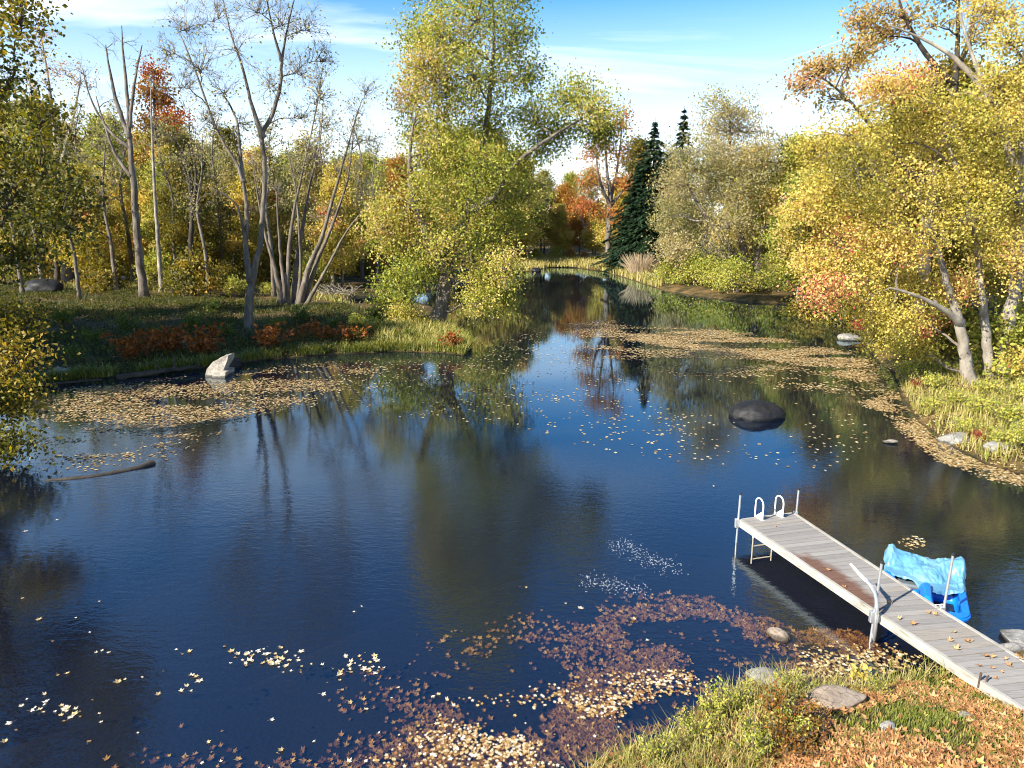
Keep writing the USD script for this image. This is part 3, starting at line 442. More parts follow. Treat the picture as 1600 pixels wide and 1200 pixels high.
kinds = [
    ('woodland_tree', forest_kind(1, 15, 3.6, .22, 'leaf_yellow_green', tone=(.52, .2)), 'yellow-green leafy tree'),
    ('woodland_tree', forest_kind(2, 17, 3.8, .25, 'leaf_olive', tone=(.5, .22), bark='bark_dark'), 'dark olive leafy tree'),
    ('woodland_tree', forest_kind(3, 14, 3.4, .2, 'leaf_gold', tone=(.42, .18)), 'golden leafy tree'),
    ('woodland_tree', forest_kind(4, 15, 3.4, .22, 'leaf_orange', tone=(.5, .2)), 'orange leafy tree'),
    ('woodland_tree', forest_kind(5, 16, 3.5, .22, 'leaf_tan', n=28, per=24, tone=(.5, .2), twigs=1), 'thin tan leafy tree'),
    ('woodland_tree', forest_kind(6, 16, 3.2, .3, 'leaf_tan', n=22, per=2, twigs=3, sub=12), 'nearly bare grey tree'),
]
bush = [
    ('woodland_bush', forest_kind(21, 3.2, 2.0, .12, 'leaf_yellow_green', n=14, sub=10, per=22, leaf=.2, tone=(.5, .2)), 'low yellow-green bush'),
    ('woodland_bush', forest_kind(22, 2.6, 1.9, .1, 'leaf_olive', n=14, sub=10, per=22, leaf=.2, tone=(.55, .2)), 'low olive bush'),
    ('woodland_bush', forest_kind(23, 3.0, 1.9, .1, 'leaf_orange', n=14, sub=10, per=20, leaf=.2, tone=(.45, .2)), 'low orange bush'),
]
first = {}
later = {}
def place(kind, x, y, where, group, s=1.0, rot=None):
    o = place_(kind, x, y, where, group, s, rot); later.setdefault(str(o.GetCustomDataByKey('label')), []).append((800+FPX*x/y, o)); return o
def place_(kind, x, y, where, group, s=1.0, rot=None):
    name, parts, lab = kind; rot = rng.uniform(0, 360) if rot is None else rot; loc = (x, y, gz(x, y)-.03); label = f'{lab}, {where}' if 'left woods' in where else f'{lab} {where}'; cat = 'bush' if 'bush' in name else 'tree'
    sc = np.array([s*rng.uniform(.9, 1.1), s*rng.uniform(.9, 1.1), s])
    if id(parts) not in first:
        t = thing(name, label, cat, group, loc, rot, sc.tolist()); first[id(parts)] = t
        for k in ('trunk', 'branches', 'crown'):
            (v, f), m = parts[k][:2]; obj(k, (v, f), M[m], t, smooth=(k == 'trunk'), tone=parts[k][2] if len(parts[k]) > 2 else None)
        return t
    return copy(first[id(parts)], name, label, cat, group, loc, rot, sc)
taken = []
def free(x, y, d): 
    if any((x-a)**2+(y-b)**2 < d*d for a, b in taken): return False
    taken.append((x, y)); return True
def px_x(u, y): return at_y(u, 420, y)[0]
# left woods
for y0, y1, n, dmin, u0, u1, hs in [(66, 82, 14, 4.2, -40, 560, (.66, .95)), (84, 104, 22, 4.4, -20, 640, (.95, 1.22)), (106, 135, 30, 4.6, -20, 820, (1.15, 1.4))]:
    c = t = 0
    while c < n and t < 900:
        t += 1; y = rng.uniform(y0, y1); u = rng.uniform(u0, u1); x = px_x(u, y)
        if sdist(np.array([x]), np.array([y]))[0] < 2.5 or not free(x, y, dmin): continue
        k = rng.choice(6, p=[.27, .17, .30, .12, .08, .06]) if y > 84 else rng.choice([0, 2, 2, 1, 4, 5]); s = rng.uniform(*hs)
        if 330 < u < 640 and y > 80: s *= .82
        place(kinds[k], x, y, ('front' if y0 < 70 else 'middle' if y0 < 90 else 'back')+' row of left woods, '+('left of grey snag' if u < 190 else 'right of grey snag' if u < 370 else 'behind bare clump' if u < 560 else 'beside maple'), ['yellow-green trees of the left woods', 'olive trees of the left woods', 'golden trees of the left woods', 'orange trees of the left woods', 'tan trees of the left woods', 'bare trees of the left woods'][k], s); c += 1
# left woods undergrowth
pole = ('slim_grey_tree', forest_kind(7, 17, 2.0, .5, 'leaf_tan', n=16, per=6, sub=8, leaf=.2, twigs=2, lean=.5), 'slim grey sparse tree')
for u, y, sc in [(30, 60, .8), (62, 66, .9), (118, 58, .75), (150, 70, 1.0), (178, 63, .85), (205, 72, 1.0), (275, 66, .9), (322, 60, .8), (350, 74, 1.0), (425, 62, .85), (440, 76, 1.0), (520, 72, .95), (540, 64, .8), (565, 80, 1.0), (15, 74, .95), (590, 74, .85)]:
    x = px_x(u, y)
    if sdist(np.array([x]), np.array([y]))[0] > 1: place(pole, x, y, 'standing in front of the left woods', 'slim grey trees of the left woods', sc)
c = t = 0
while c < 44 and t < 900:
    t += 1; y = rng.uniform(60, 105); u = rng.uniform(-20, 640); x = px_x(u, y)
    if sdist(np.array([x]), np.array([y]))[0] < 3 or not free(x, y, 2.2): continue
    k = rng.choice(3, p=[.55, .35, .10]) if y > 78 else rng.choice(2); place(bush[k], x, y, ('near front' if y < 80 else 'far back')+' of left woods, '+('left of grey snag' if u < 190 else 'right of grey snag' if u < 370 else 'behind bare clump' if u < 560 else 'beside maple'), ['yellow-green undergrowth of the left woods', 'olive undergrowth of the left woods', 'orange undergrowth of the left woods'][k], rng.uniform(.6, 1.3)); c += 1
# trees off to the left that shade the left bank
for x, y, k, s in [(-29, 22.5, 0, .9), (-34, 27, 1, .95), (-39, 33, 2, .9), (-40, 24, 1, 1.1), (-50, 30, 1, 1.0), (-25.5, 28, 1, .95), (-31, 32, 1, 1.05), (-29, 26.5, 1, 1.0), (-34, 33.5, 2, 1.0), (-37, 38.5, 1, 1.0), (-34, 20, 0, 1.1), (-37, 28, 1, 1.1), (-27.5, 31.5, 1, 1.0), (-32.5, 24.5, 1, 1.05)]:
    taken.append((x, y)); place(kinds[k], x, y, 'just past the left edge of the picture', 'trees past the left edge, kind %d' % (k+1), s)
# far end of the pond
for u, y, k, s in [(820, 122, 0, .75), (845, 126, 4, .85), (872, 121, 2, .62), (905, 124, 3, .66), (930, 120, 2, .62), (880, 126, 3, .8), (800, 120, 1, .85), (850, 134, 1, .85), (965, 112, 2, .85), (780, 110, 0, .75), (760, 125, 3, .9), (700, 130, 1, 1.0), (920, 138, 4, .95), (990, 122, 1, 1.1), (740, 114, 0, .85), (830, 150, 2, .95), (890, 148, 0, .95)]:
    x = px_x(u, y); taken.append((x, y)); place(kinds[k], x, y, 'beyond the far end of the pond', ['yellow-green trees beyond the pond', 'olive trees beyond the pond', 'golden trees beyond the pond', 'orange trees beyond the pond', 'tan trees beyond the pond'][k], s)
for u, v, k, s in [(838, 408, 0, .8), (868, 402, 0, .9), (890, 405, 2, .9), (912, 400, 2, .6), (820, 412, 0, .7), (950, 402, 2, .8), (975, 405, 0, .7), (800, 420, 1, .8)]:
    q = ground_at(u, v); yq = min(q[1]+3, 117); place(bush[k], px_x(u, yq), yq, 'along the far bank of the pond', ['yellow-green bushes of the far bank', 'olive bush of the far bank', 'orange bushes of the far bank'][k], s*.7)
for u, v, k, s in [(1048, 452, 0, .8), (1078, 457, 1, .7), (1105, 459, 0, .8), (1132, 463, 0, .75), (1200, 470, 1, .7), (1228, 472, 0, .75), (1255, 474, 1, .8), (1150, 455, 0, .9), (1215, 455, 0, .9), (1085, 445, 0, .9), (1285, 476, 1, .8)]:
    q = ground_at(u, v); place(bush[k], q[0], q[1]-.3, 'at the waterline below the broad tan tree', ['yellow-green bushes below the broad tan tree', 'olive bushes below the broad tan tree'][k], s)
# right woods behind the shore trees
for u, y, k, s in [(1040, 100, 4, .95), (1052, 90, 4, .6), (1110, 90, 4, .95), (1170, 84, 2, 1.0), (1230, 76, 0, .95), (1280, 70, 2, .98), (1330, 64, 2, .98), (1250, 58, 0, .72), (1310, 54, 1, .72), (1390, 56, 1, .95), (1450, 52, 1, .98), (1510, 46, 0, .95), (1580, 44, 1, .9), (1370, 46, 0, .62), (1440, 40, 1, .62), (1640, 50, 2, 1.0), (1700, 42, 0, .95), (1540, 60, 2, 1.1), (1620, 36, 0, .75), (1390, 72, 2, 1.1), (1480, 70, 0, 1.15)]:
    x = px_x(u, y); taken.append((x, y)); place(kinds[k], x, y, 'behind the right shore', ['yellow-green trees behind the right shore', 'olive trees behind the right shore', 'golden trees behind the right shore', '', 'tan trees behind the right shore'][k], s)
for x, y, k, s in [(px_x(1270, 52), 52, 1, 1.0), (px_x(1330, 48), 48, 1, .9), (px_x(1400, 42), 42, 1, .9), (px_x(1470, 36), 36, 0, .8), (px_x(1520, 33), 33, 1, .8), (px_x(1590, 30), 30, 0, .8)]:
    place(bush[k], x, y, 'in the shade under the right shore trees', ['yellow-green bushes under the right shore trees', 'olive bushes under the right shore trees'][k], s)

# the leafy tree whose boughs hang in from the left edge
y = 19.5; bxy = np.array([-15.2, 19.8]); bz = gz(*bxy); k = y/FPX
cl = []
for (u, v, ru, rv, t, sh) in [(20, 560, 55, 40, .25, 1), (-20, 640, 60, 45, .05, 1), (30, 620, 40, 30, .1, .8), (15, 690, 45, 30, -.1, .8), (-10, 730, 50, 22, -.1, .8), (40, 500, 45, 25, .2, .7), (-30, 500, 60, 50, 0, 1), (20, 400, 60, 40, -.1, 1), (80, 350, 55, 35, -.1, .8), (10, 320, 60, 45, -.1, 1), (110, 300, 40, 25, -.1, .6), (60, 260, 55, 35, -.05, .9), (-20, 230, 60, 50, 0, 1), (60, 190, 40, 30, .1, .5), (10, 130, 45, 45, .1, .6), (-30, 60, 60, 50, .1, .8), (30, 30, 40, 40, .1, .5), (-90, 380, 70, 60, 0, 1), (-100, 180, 70, 60, 0, 1), (-110, 560, 70, 60, 0, 1), (-60, -60, 80, 60, 0, 1), (20, -90, 70, 60, 0, .9), (90, -150, 60, 60, 0, .8), (-40, -200, 80, 60, 0, 1), (60, -260, 70, 50, 0, .9), (140, -230, 45, 40, 0, .7), (160, -350, 45, 50, 0, .7), (60, -370, 80, 60, 0, 1), (-60, -330, 80, 60, 0, 1), (20, -460, 80, 50, 0, 1), (-180, 40, 70, 70, 0, .8), (-170, -150, 70, 70, 0, .8), (110, -200, 70, 55, 0, 1), (20, -180, 80, 60, 0, 1), (100, -320, 70, 60, 0, 1), (0, -280, 80, 60, 0, 1), (150, -290, 50, 50, 0, .9), (80, -420, 70, 55, 0, 1), (-40, -130, 70, 55, 0, 1)]:
    q = at_y(u, v, y+rng.uniform(-1.5, 1.5)); cl.append((q[0], q[1], max(q[2], .3), ru*k, (ru+rv)*.5*k, rv*k, t, sh))
p = grow(rng, [[(bxy[0], bxy[1], bz-.2, .36), (-15.3, 19.8, 3, .3), (-15.0, 19.6, 7, .25), (-14.6, 19.4, 12, .17), (-14.2, 19.2, 18, .06)]], cl, sub=28, per=38, leaf=.12, spread=.32, bark='bark_dark', twig='twig_dark', mat='leaf_olive', tone=(.30, .22), twig_r=.008)
plant_tree('overhanging_tree', p, 'dark leafy tree hanging in from the left edge over the pond', base=(bxy[0], bxy[1], bz))

# ------------------------------------------------------------------ plants of the banks
def blades(rng, P, h, w, lean=.35, tone=(.5, .2)):
    """grass blades: a bent pair of triangles-strips at each foot."""
    N = len(P); a = rng.uniform(0, 2*np.pi, N); d = np.c_[np.cos(a), np.sin(a), np.zeros(N)]; s = np.c_[-d[:, 1], d[:, 0], np.zeros(N)]
    H = (h*rng.uniform(.5, 1.3, N))[:, None]; le = H*lean*rng.uniform(.2, 1.6, (N, 1)); up = np.array([0, 0, 1.])
    m = P+up*H*.6+d*le*.35; tip = P+up*H+d*le; W = (w*rng.uniform(.6, 1.3, N))[:, None]
    V = np.stack([P-s*W, P+s*W, m-s*W*.7, m+s*W*.7, tip], 1).reshape(-1, 3); i = np.arange(N)[:, None]*5
    return (V, np.stack([i+[0, 1, 3], i+[0, 3, 2], i+[2, 3, 4]], 1).reshape(-1, 3)), np.repeat(np.clip(rng.normal(tone[0], tone[1], N), 0, 1), 5)
def flat_leaves(rng, P, size, tilt=.25):
    """lobed fallen leaves: a five-pointed fan with curled points."""
    N = len(P); ang = np.array([0, .62, 1.15, 1.75, 2.5, 3.14, 3.78, 4.53, 5.13, 5.66]); rad = np.array([1.0, .5, .92, .48, .66, .3, .66, .48, .92, .5])
    a0 = rng.uniform(0, 2*np.pi, N)[:, None]; s = (size*.5*rng.uniform(.6, 1.3, N))[:, None]; cu = rng.uniform(.0, tilt, (N, 1))*s; tx, ty = rng.normal(size=(2, N, 1))*tilt*.6
    x = np.cos(a0+ang)*rad*s*rng.uniform(.7, 1, (N, 1)); y = np.sin(a0+ang)*rad*s; z = cu*rad**2+rng.normal(size=(N, 10))*tilt*.12*s+np.abs(tx*x+ty*y)
    V = np.concatenate([P[:, None], P[:, None]+np.stack([x, y, z], -1)], 1).reshape(-1, 3); i = np.arange(N)[:, None]*11; k = np.arange(10)
    F = np.stack([i+np.zeros(10, int), i+1+k, i+1+(k+1) % 10], -1).reshape(-1, 3)
    return V, F
def tone_of(rng, n, mean, sd, k=11): return np.repeat(np.clip(rng.normal(mean, sd, n), 0, 1), k)
def scatter(rng, n, poly_px=None, z=.0, region=None, land=True, fit=True, dens=None):
    """n points on land (or water) inside a picture polygon set down on the ground."""
    poly = region or Polygon([tuple(at_z(u, v, z)[:2]) for u, v in poly_px]).buffer(0)
    x0, y0, x1, y1 = poly.bounds; out = []; got = 0
    while got < n:
        q = np.c_[rng.uniform(x0, x1, n*3), rng.uniform(y0, y1, n*3)]; q = q[shapely.contains(poly, shapely.points(q))]
        sd = sdist(q[:, 0], q[:, 1]); q = q[(sd > .05) if land else (sd < -.02)]
        if dens is not None: q = q[rng.uniform(size=len(q)) < dens(q)]
        out.append(q); got += len(q)
    q = np.vstack(out)[:n]; return np.c_[q, height(q[:, 0], q[:, 1]) if land else np.zeros(n)]
def noise_dens(sc, lo, hi, seed): return lambda q: np.clip((meshkit.fbm(np.c_[q*sc, np.zeros(len(q))], 3, seed)-lo)/(hi-lo), .02, 1)
# left bank ground cover
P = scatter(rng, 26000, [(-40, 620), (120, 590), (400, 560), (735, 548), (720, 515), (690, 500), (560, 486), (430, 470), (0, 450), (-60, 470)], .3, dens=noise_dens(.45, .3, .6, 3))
g, t = blades(rng, P, .34, .016, .9, (.45, .2)); obj('bank_grass', g, M['grass_shade_tint'], tone=t, label='green grass and weeds covering the left bank', cat='grass', kind='stuff')
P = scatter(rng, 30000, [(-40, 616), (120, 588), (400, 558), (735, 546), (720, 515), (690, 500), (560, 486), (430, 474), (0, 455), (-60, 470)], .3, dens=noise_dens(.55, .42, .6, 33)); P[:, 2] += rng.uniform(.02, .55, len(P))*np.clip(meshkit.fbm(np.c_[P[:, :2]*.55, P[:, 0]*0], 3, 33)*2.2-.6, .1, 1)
obj('bank_undergrowth', leaves(rng, P, .13, .1, .7, .6), M['leaf_olive'], tone=np.repeat(np.clip(rng.normal(.2, .17, len(P)), 0, 1), 4), label='leafy undergrowth of the left bank, shade painted into its dark leaf tone', cat='plants', kind='stuff')  # low leaf tone carries part of the bank's shade as colour
lbl = LineString([tuple(at_z(u, v)[:2]) for u, v in lb[:14]])
P = scatter(rng, 7000, [(-40, 640), (120, 612), (400, 582), (740, 570), (745, 535), (690, 520), (400, 535), (0, 575)], 0, dens=lambda q: np.exp(-(shapely.distance(shapely.points(q), lbl)/.45)**2)*noise_dens(1.2, .35, .6, 41)(q))
g, t = blades(rng, P, .38, .018, 1.1, (.45, .25)); obj('shoreline_weeds', g, M['grass'], tone=t, label='ragged weeds hanging over the left waterline', cat='weeds', kind='stuff')
P = scatter(rng, 6000, [(-40, 616), (120, 588), (400, 558), (735, 546), (690, 500), (430, 465), (0, 445), (-60, 470)], .3); P[:, 2] += .12
obj('left_bank_litter', flat_leaves(rng, P, .16, .4), M['litter'], tone=tone_of(rng, len(P), .5, .25), label='brown fallen leaves among the left bank grass', cat='leaves', kind='stuff')
P = scatter(rng, 9000, [(-20, 452), (430, 470), (620, 470), (700, 440), (560, 430), (-20, 418)], .5, dens=noise_dens(.2, .4, .6, 4))
g, t = blades(rng, P, .38, .03, .6, (.72, .18)); obj('woodland_grass', g, M['grass'], tone=t, label='straw coloured grass on the floor of the left woods', cat='grass', kind='stuff')
P = scatter(rng, 9000, [(795, 434), (860, 414), (960, 428), (1030, 450), (1040, 430), (970, 408), (800, 404)], .4)
g, t = blades(rng, P, .75, .05, .4, (.82, .13)); obj('reed_grass', g, M['grass'], tone=t, label='pale yellow reed grass on the far bank of the pond', cat='grass', kind='stuff')
P = scatter(rng, 5200, [(590, 552), (735, 556), (745, 540), (705, 510), (650, 505), (590, 520)], .3)
g, t = blades(rng, P, .5, .022, .7, (.68, .2)); obj('tip_grass', g, M['grass'], tone=t, label='sunlit yellow grass at the foot of the yellow-green maple', cat='grass', kind='stuff')
def herb(g, n, h, r, leaf, mat, tone, stem='twig'):
    """a leafy clump: stems fanned from one foot with leaves along them."""
    a = g.uniform(0, 2*np.pi, n); rr = r*g.uniform(.1, 1, n); hh = h*g.uniform(.55, 1.1, n)
    b0 = np.c_[np.cos(a)*rr*.2, np.sin(a)*rr*.2, np.zeros(n)-.03]; tip = np.c_[np.cos(a)*rr, np.sin(a)*rr, hh]; mid = .5*(b0+tip)+np.c_[np.zeros((n, 2)), hh*.15]
    st = tubes(np.stack([b0, mid, tip], 1), np.tile([.008, .006, .003], (n, 1)), 3)
    k = np.repeat(np.arange(n), max(6, int(90/ n**.4))); f = g.uniform(.25, 1.05, len(k))[:, None]; C = np.where(f < .5, b0[k]*(1-2*f)+mid[k]*2*f, mid[k]*(2-2*f)+tip[k]*(2*f-1))+g.normal(size=(len(k), 3))*r*.09
    return st, leaves(g, C, leaf, .1, .5, .6), np.repeat(np.clip(tone+g.normal(size=len(C))*.22, 0, 1), 4)
def herb_thing(name, g, spec, label, cat, group, loc, s=1.0):
    st, lv, t = spec[0]; o = thing(name, label, cat, group, loc, g.uniform(0, 360), s); obj('stems', st, M['twig'], o); obj('foliage', lv, M[spec[1]], o, tone=t); return o
fr = (herb(rng, 16, .75, .85, .14, 'fern', .5), 'fern'); proto = None
for i, (u, v, s, lab) in enumerate([(322, 556, 1.7, 'rusty orange fern behind the white split rock on the left bank'), (215, 562, 1.6, 'rusty fern furthest left along the water edge of the left bank'), (420, 546, 1.6, 'rusty fern at the foot of the forked bare tree'), (462, 549, 1.3, 'small rusty fern right of the forked bare tree'), (510, 543, 1.7, 'largest orange fern in the middle of the left bank edge'), (552, 538, 1.2, 'bright orange fern halfway to the yellow-green maple'), (608, 540, 1.1, 'orange fern left of the grassy tip by the maple'), (710, 545, 1.0, 'golden orange fern at the very tip of the left bank'), (690, 548, .9, 'low golden fern on the water edge under the maple'), (268, 552, 1.5, 'rusty fern between two others behind the fallen log')]):
    q = ground_at(u, v); 
    if proto is None: proto = herb_thing('fern', rng, fr, lab, 'fern', 'rusty ferns along the left bank', q, s)
    else: copy(proto, 'fern', lab, 'fern', 'rusty ferns along the left bank', q, rng.uniform(0, 360), s)
bushg = (herb(rng, 60, 1.7, 1.5, .17, 'leaf_yellow_green', .55), 'leaf_yellow_green')
q = ground_at(365, 466); o1 = herb_thing('yellow_green_bush', rng, bushg, 'bright sunlit yellow-green bush behind the forked bare tree', 'bush', None, q, 1.0)
q = ground_at(275, 455); copy(o1, 'yellow_green_bush', 'green bush between the white birch and the dark thin trunk', 'bush', None, q, 70, 1.0)
for u, v, s, lab in [(420, 462, .6, 'small yellow-green bush just right of the forked bare tree'), (556, 516, .55, 'yellow-green bush left of the maple trunk'), (585, 520, .5, 'lower yellow-green bush beside the maple trunk'), (190, 575, .55, 'low bush with pale leaves at the left water edge')]:
    q = ground_at(u, v); copy(o1, 'yellow_green_bush', lab, 'bush', None, q, rng.uniform(0, 360), s)
gw = (herb(rng, 30, .8, .7, .10, 'leaf_green', .35), 'leaf_green'); proto = None
for u, v, s in [(150, 540, 1.0), (200, 520, 1.2), (250, 530, .8), (300, 515, 1.1), (350, 530, .9), (430, 520, 1.0), (470, 505, 1.2), (520, 515, .9), (560, 535, .8), (120, 565, .9), (330, 490, 1.0), (590, 500, 1.0), (100, 510, 1.2), (640, 530, .7)]:
    q = ground_at(u, v); lab = 'green leafy weed clump on the shaded left bank'
    o = herb_thing('green_weed', rng, gw, lab, 'plant', 'green weeds on the left bank', q, s) if proto is None else copy(proto, 'green_weed', lab, 'plant', 'green weeds on the left bank', q, rng.uniform(0, 360), s)
    proto = proto or o; later.setdefault(lab, []).append((u, o))
# bare twiggy shrub on the far bank
gq = np.random.default_rng(5); n = 260; a = gq.uniform(0, 2*np.pi, n); rr = gq.uniform(.2, 1, n)*1.9; b0 = np.c_[np.cos(a)*rr*.35, np.sin(a)*rr*.35, np.zeros(n)]; tp = np.c_[np.cos(a)*rr, np.sin(a)*rr, gq.uniform(1.2, 2.6, n)]
q = ground_at(1000, 432); o = thing('twiggy_shrub', 'leafless grey-tan twiggy shrub on the far bank left of the tan tree', 'shrub', None, q, 0, (1.4, 1.2, 1.1)); M['twig_tan'] = plain('twig_tan', (.36, .27, .17), rough=.9, spec=.2)
obj('stems', tubes(np.stack([b0, .5*(b0+tp)+[0, 0, .25], tp], 1), np.tile([.02, .016, .008], (n, 1)), 3), M['twig_tan'], o)
# right bank plants
P = scatter(rng, 9000, [(1395, 570), (1440, 655), (1500, 700), (1600, 735), (1700, 740), (1700, 580), (1560, 570), (1480, 560)], .3, dens=noise_dens(.8, .3, .55, 6))
g, t = blades(rng, P, .34, .014, .7, (.74, .2)); obj('right_bank_grass', g, M['grass'], tone=t, label='yellow-green weeds covering the right bank', cat='grass', kind='stuff')
rb = (herb(rng, 34, .62, .75, .085, 'leaf_yellow_green', .55), 'leaf_yellow_green'); proto = None
for u, v, s in [(1420, 590, 1), (1455, 610, 1), (1490, 635, .9), (1530, 650, 1), (1575, 665, 1.1), (1455, 645, .8), (1510, 680, .8), (1560, 700, .8), (1600, 630, 1.2), (1590, 700, .9), (1415, 560, 1.0), (1475, 585, .8), (1395, 545, .9), (1540, 620, .9), (1630, 690, 1.2)]:
    q = ground_at(u, v)
    if proto is None: proto = herb_thing('bank_shrub', rng, rb, 'low yellow leafy shrub on the right bank', 'shrub', 'yellow shrubs on the right bank', q, s)
    else: copy(proto, 'bank_shrub', 'low yellow leafy shrub on the right bank', 'shrub', 'yellow shrubs on the right bank', q, rng.uniform(0, 360), s)
rd = (herb(rng, 26, .9, .8, .11, 'leaf_red', .5), 'leaf_red'); q = ground_at(1528, 690); red = herb_thing('red_shrub', rng, rd, 'small red twiggy plant beside the grey rocks of the right bank', 'shrub', None, q, .4)
for u, v, y, s, lab in [(1365, 372, 44, 1.0, 'red leaved bush glowing in the shade behind the right shore'), (1448, 520, 28.0, .45, 'red leaved bush under the leaning pale tree')]:
    q = at_y(u, v, y); copy(red, 'red_shrub', lab, 'shrub', None, (q[0], q[1], max(gz(q[0], q[1]), 0)), 40, s)

# near bank: lawn, litter, weeds
NB = [(880, 1230), (940, 1182), (1000, 1166), (1060, 1150), (1095, 1112), (1130, 1090), (1200, 1060), (1300, 1078), (1490, 1052), (1700, 1010), (1800, 1300), (800, 1320)]
P = scatter(rng, 30000, NB, .1, dens=noise_dens(.9, .25, .6, 9))
g, t = blades(rng, P, .075, .006, .6, (.42, .22)); obj('lawn_grass', g, M['grass'], tone=t, label='short green lawn grass on the near bank beside the dock', cat='grass', kind='stuff')
P = scatter(rng, 3300, [(900, 1215), (1000, 1166), (1060, 1150), (1095, 1112), (1130, 1090), (1200, 1060), (1300, 1078), (1490, 1052), (1480, 1075), (1330, 1105), (1230, 1130), (1190, 1260), (850, 1300)], .1)
g, t = blades(rng, P, .25, .0055, 1.0, (.74, .22)); obj('shore_weeds', g, M['grass'], tone=t, label='tall yellowing weeds along the edge of the near bank', cat='grass', kind='stuff')
P = scatter(rng, 6800, [(1130, 1230), (1170, 1150), (1250, 1100), (1330, 1085), (1490, 1058), (1660, 1030), (1760, 1300), (1100, 1300)], .1, dens=noise_dens(1.1, .36, .58, 12)); P[:, 2] += .02+rng.uniform(0, .03, len(P))
obj('leaf_litter', flat_leaves(rng, P, .12, .5), M['litter'], tone=tone_of(rng, len(P), .52, .2), label='orange-brown fallen leaves strewn over the near bank', cat='leaves', kind='stuff')
P = scatter(rng, 2400, NB[:7]+[(1200, 1300), (850, 1300)], .1); P[:, 2] += .02
obj('shore_litter', flat_leaves(rng, P, .11, .5), M['litter'], tone=tone_of(rng, len(P), .4, .22), label='brown fallen leaves among the weeds of the near bank edge', cat='leaves', kind='stuff')
P = scatter(rng, 5000, [(1385, 570), (1440, 655), (1500, 700), (1600, 735), (1700, 740), (1700, 600), (1480, 560)], .2); P[:, 2] += .02
obj('right_bank_litter', flat_leaves(rng, P, .13, .4), M['floating'], tone=tone_of(rng, len(P), .5, .2), label='tan fallen leaves lying on the right bank', cat='leaves', kind='stuff')
# sunken leaves on the near shelf
def fade(reach, f): return lambda q: np.exp(-(shapely.distance(shapely.points(q), near_line)/reach)**2)*f(q)
P = scatter(rng, 8500, [(60, 1290), (150, 1120), (380, 985), (640, 950), (880, 925), (1000, 915), (1130, 930), (1250, 985), (1340, 985), (1420, 1060), (1300, 1090), (1100, 1120), (950, 1190), (860, 1300)], -.1, land=False, dens=fade(2.0, noise_dens(.9, .40, .62, 15))); P[:, 2] = height(P[:, 0], P[:, 1])+.02
P = P[P[:, 2] > -1.3]
obj('sunken_leaves', flat_leaves(rng, P, .12, .4), M['sunken'], tone=tone_of(rng, len(P), .5, .22), label='red-brown leaves sunk in the clear shallows by the near bank', cat='leaves', kind='stuff')
# floating leaves
def floats(name, n, poly, size, mat, mean, sd, label, dens=None, soft=.5):
    area = Polygon([tuple(at_z(u, v)[:2]) for u, v in poly]).buffer(0); d0 = dens
    dens = lambda q: np.clip(shapely.distance(shapely.points(q), area.exterior)/soft, .03, 1)**1.5*(1 if d0 is None else d0(q))
    P = scatter(rng, n, poly, 0, land=False, dens=dens); P[:, 2] = .006+rng.uniform(0, .006, n)
    obj(name, flat_leaves(rng, P, size, .05), M[mat], tone=tone_of(rng, n, mean, sd), label=label, cat='leaves', kind='stuff')
floats('leaf_raft', 1700, [(520, 1260), (560, 1170), (680, 1095), (760, 1080), (860, 1060), (960, 1040), (1030, 1015), (1090, 1020), (1130, 1060), (1100, 1100), (1050, 1150), (950, 1185), (880, 1250)], .072, 'pale_floating', .32, .36, 'pale leaves drifted together against the near bank', lambda q: noise_dens(1.3, .48, .60, 21)(q*[.6, 1.3]), .8)
floats('leaf_raft', 520, [(1240, 1000), (1400, 1000), (1500, 1050), (1400, 1062), (1300, 1076), (1210, 1056)], .08, 'floating', .45, .3, 'pale leaves floating under the near end of the dock')
floats('leaf_raft', 8500, [(40, 735), (10, 650), (70, 604), (300, 584), (420, 570), (570, 556), (640, 565), (560, 612), (400, 665), (270, 720), (120, 745)], .13, 'floating', .36, .25, 'tan leaves floating along the left bank in front of the split rock', lambda q: noise_dens(.6, .36, .62, 22)(q*[.55, 1.5]), 1.6)
floats('leaf_raft', 11500, [(930, 512), (1040, 510), (1150, 514), (1260, 534), (1335, 548), (1380, 566), (1410, 604), (1440, 652), (1395, 640), (1330, 600), (1240, 580), (1150, 558), (1060, 548), (970, 534)], .16, 'floating', .40, .24, 'broad tan band of floating leaves across the pond to the right bank', lambda q: noise_dens(.5, .36, .54, 23)(q*[.5, 1.6]), 1.2)
floats('leaf_raft', 4200, [(860, 505), (960, 496), (1080, 530), (1240, 560), (1350, 600), (1400, 640), (1300, 622), (1100, 596), (960, 575), (890, 545)], .16, 'floating', .42, .24, 'scattered leaves floating around the broad tan band', lambda q: noise_dens(.5, .42, .62, 24)(q*[.5, 1.5]), 2.0)
floats('leaf_raft', 3600, [(1335, 628), (1405, 608), (1450, 655), (1510, 706), (1600, 740), (1690, 752), (1660, 775), (1540, 752), (1460, 722), (1420, 690), (1380, 655)], .11, 'floating', .40, .25, 'tan leaves washed up along the right bank by the grey rocks', noise_dens(.9, .3, .55, 27), .35)
floats('leaf_raft', 1300, [(420, 640), (560, 560), (740, 560), (830, 500), (1000, 600), (1300, 620), (1400, 680), (1300, 740), (1000, 720), (700, 660)], .14, 'floating', .6, .22, 'single leaves dotted over the open middle of the pond', noise_dens(.25, .3, .6, 25))
floats('leaf_raft', 46, [(1395, 845), (1428, 834), (1462, 842), (1450, 860), (1408, 862)], .10, 'floating', .5, .25, 'small raft of leaves floating behind the blue boat', None, .2)

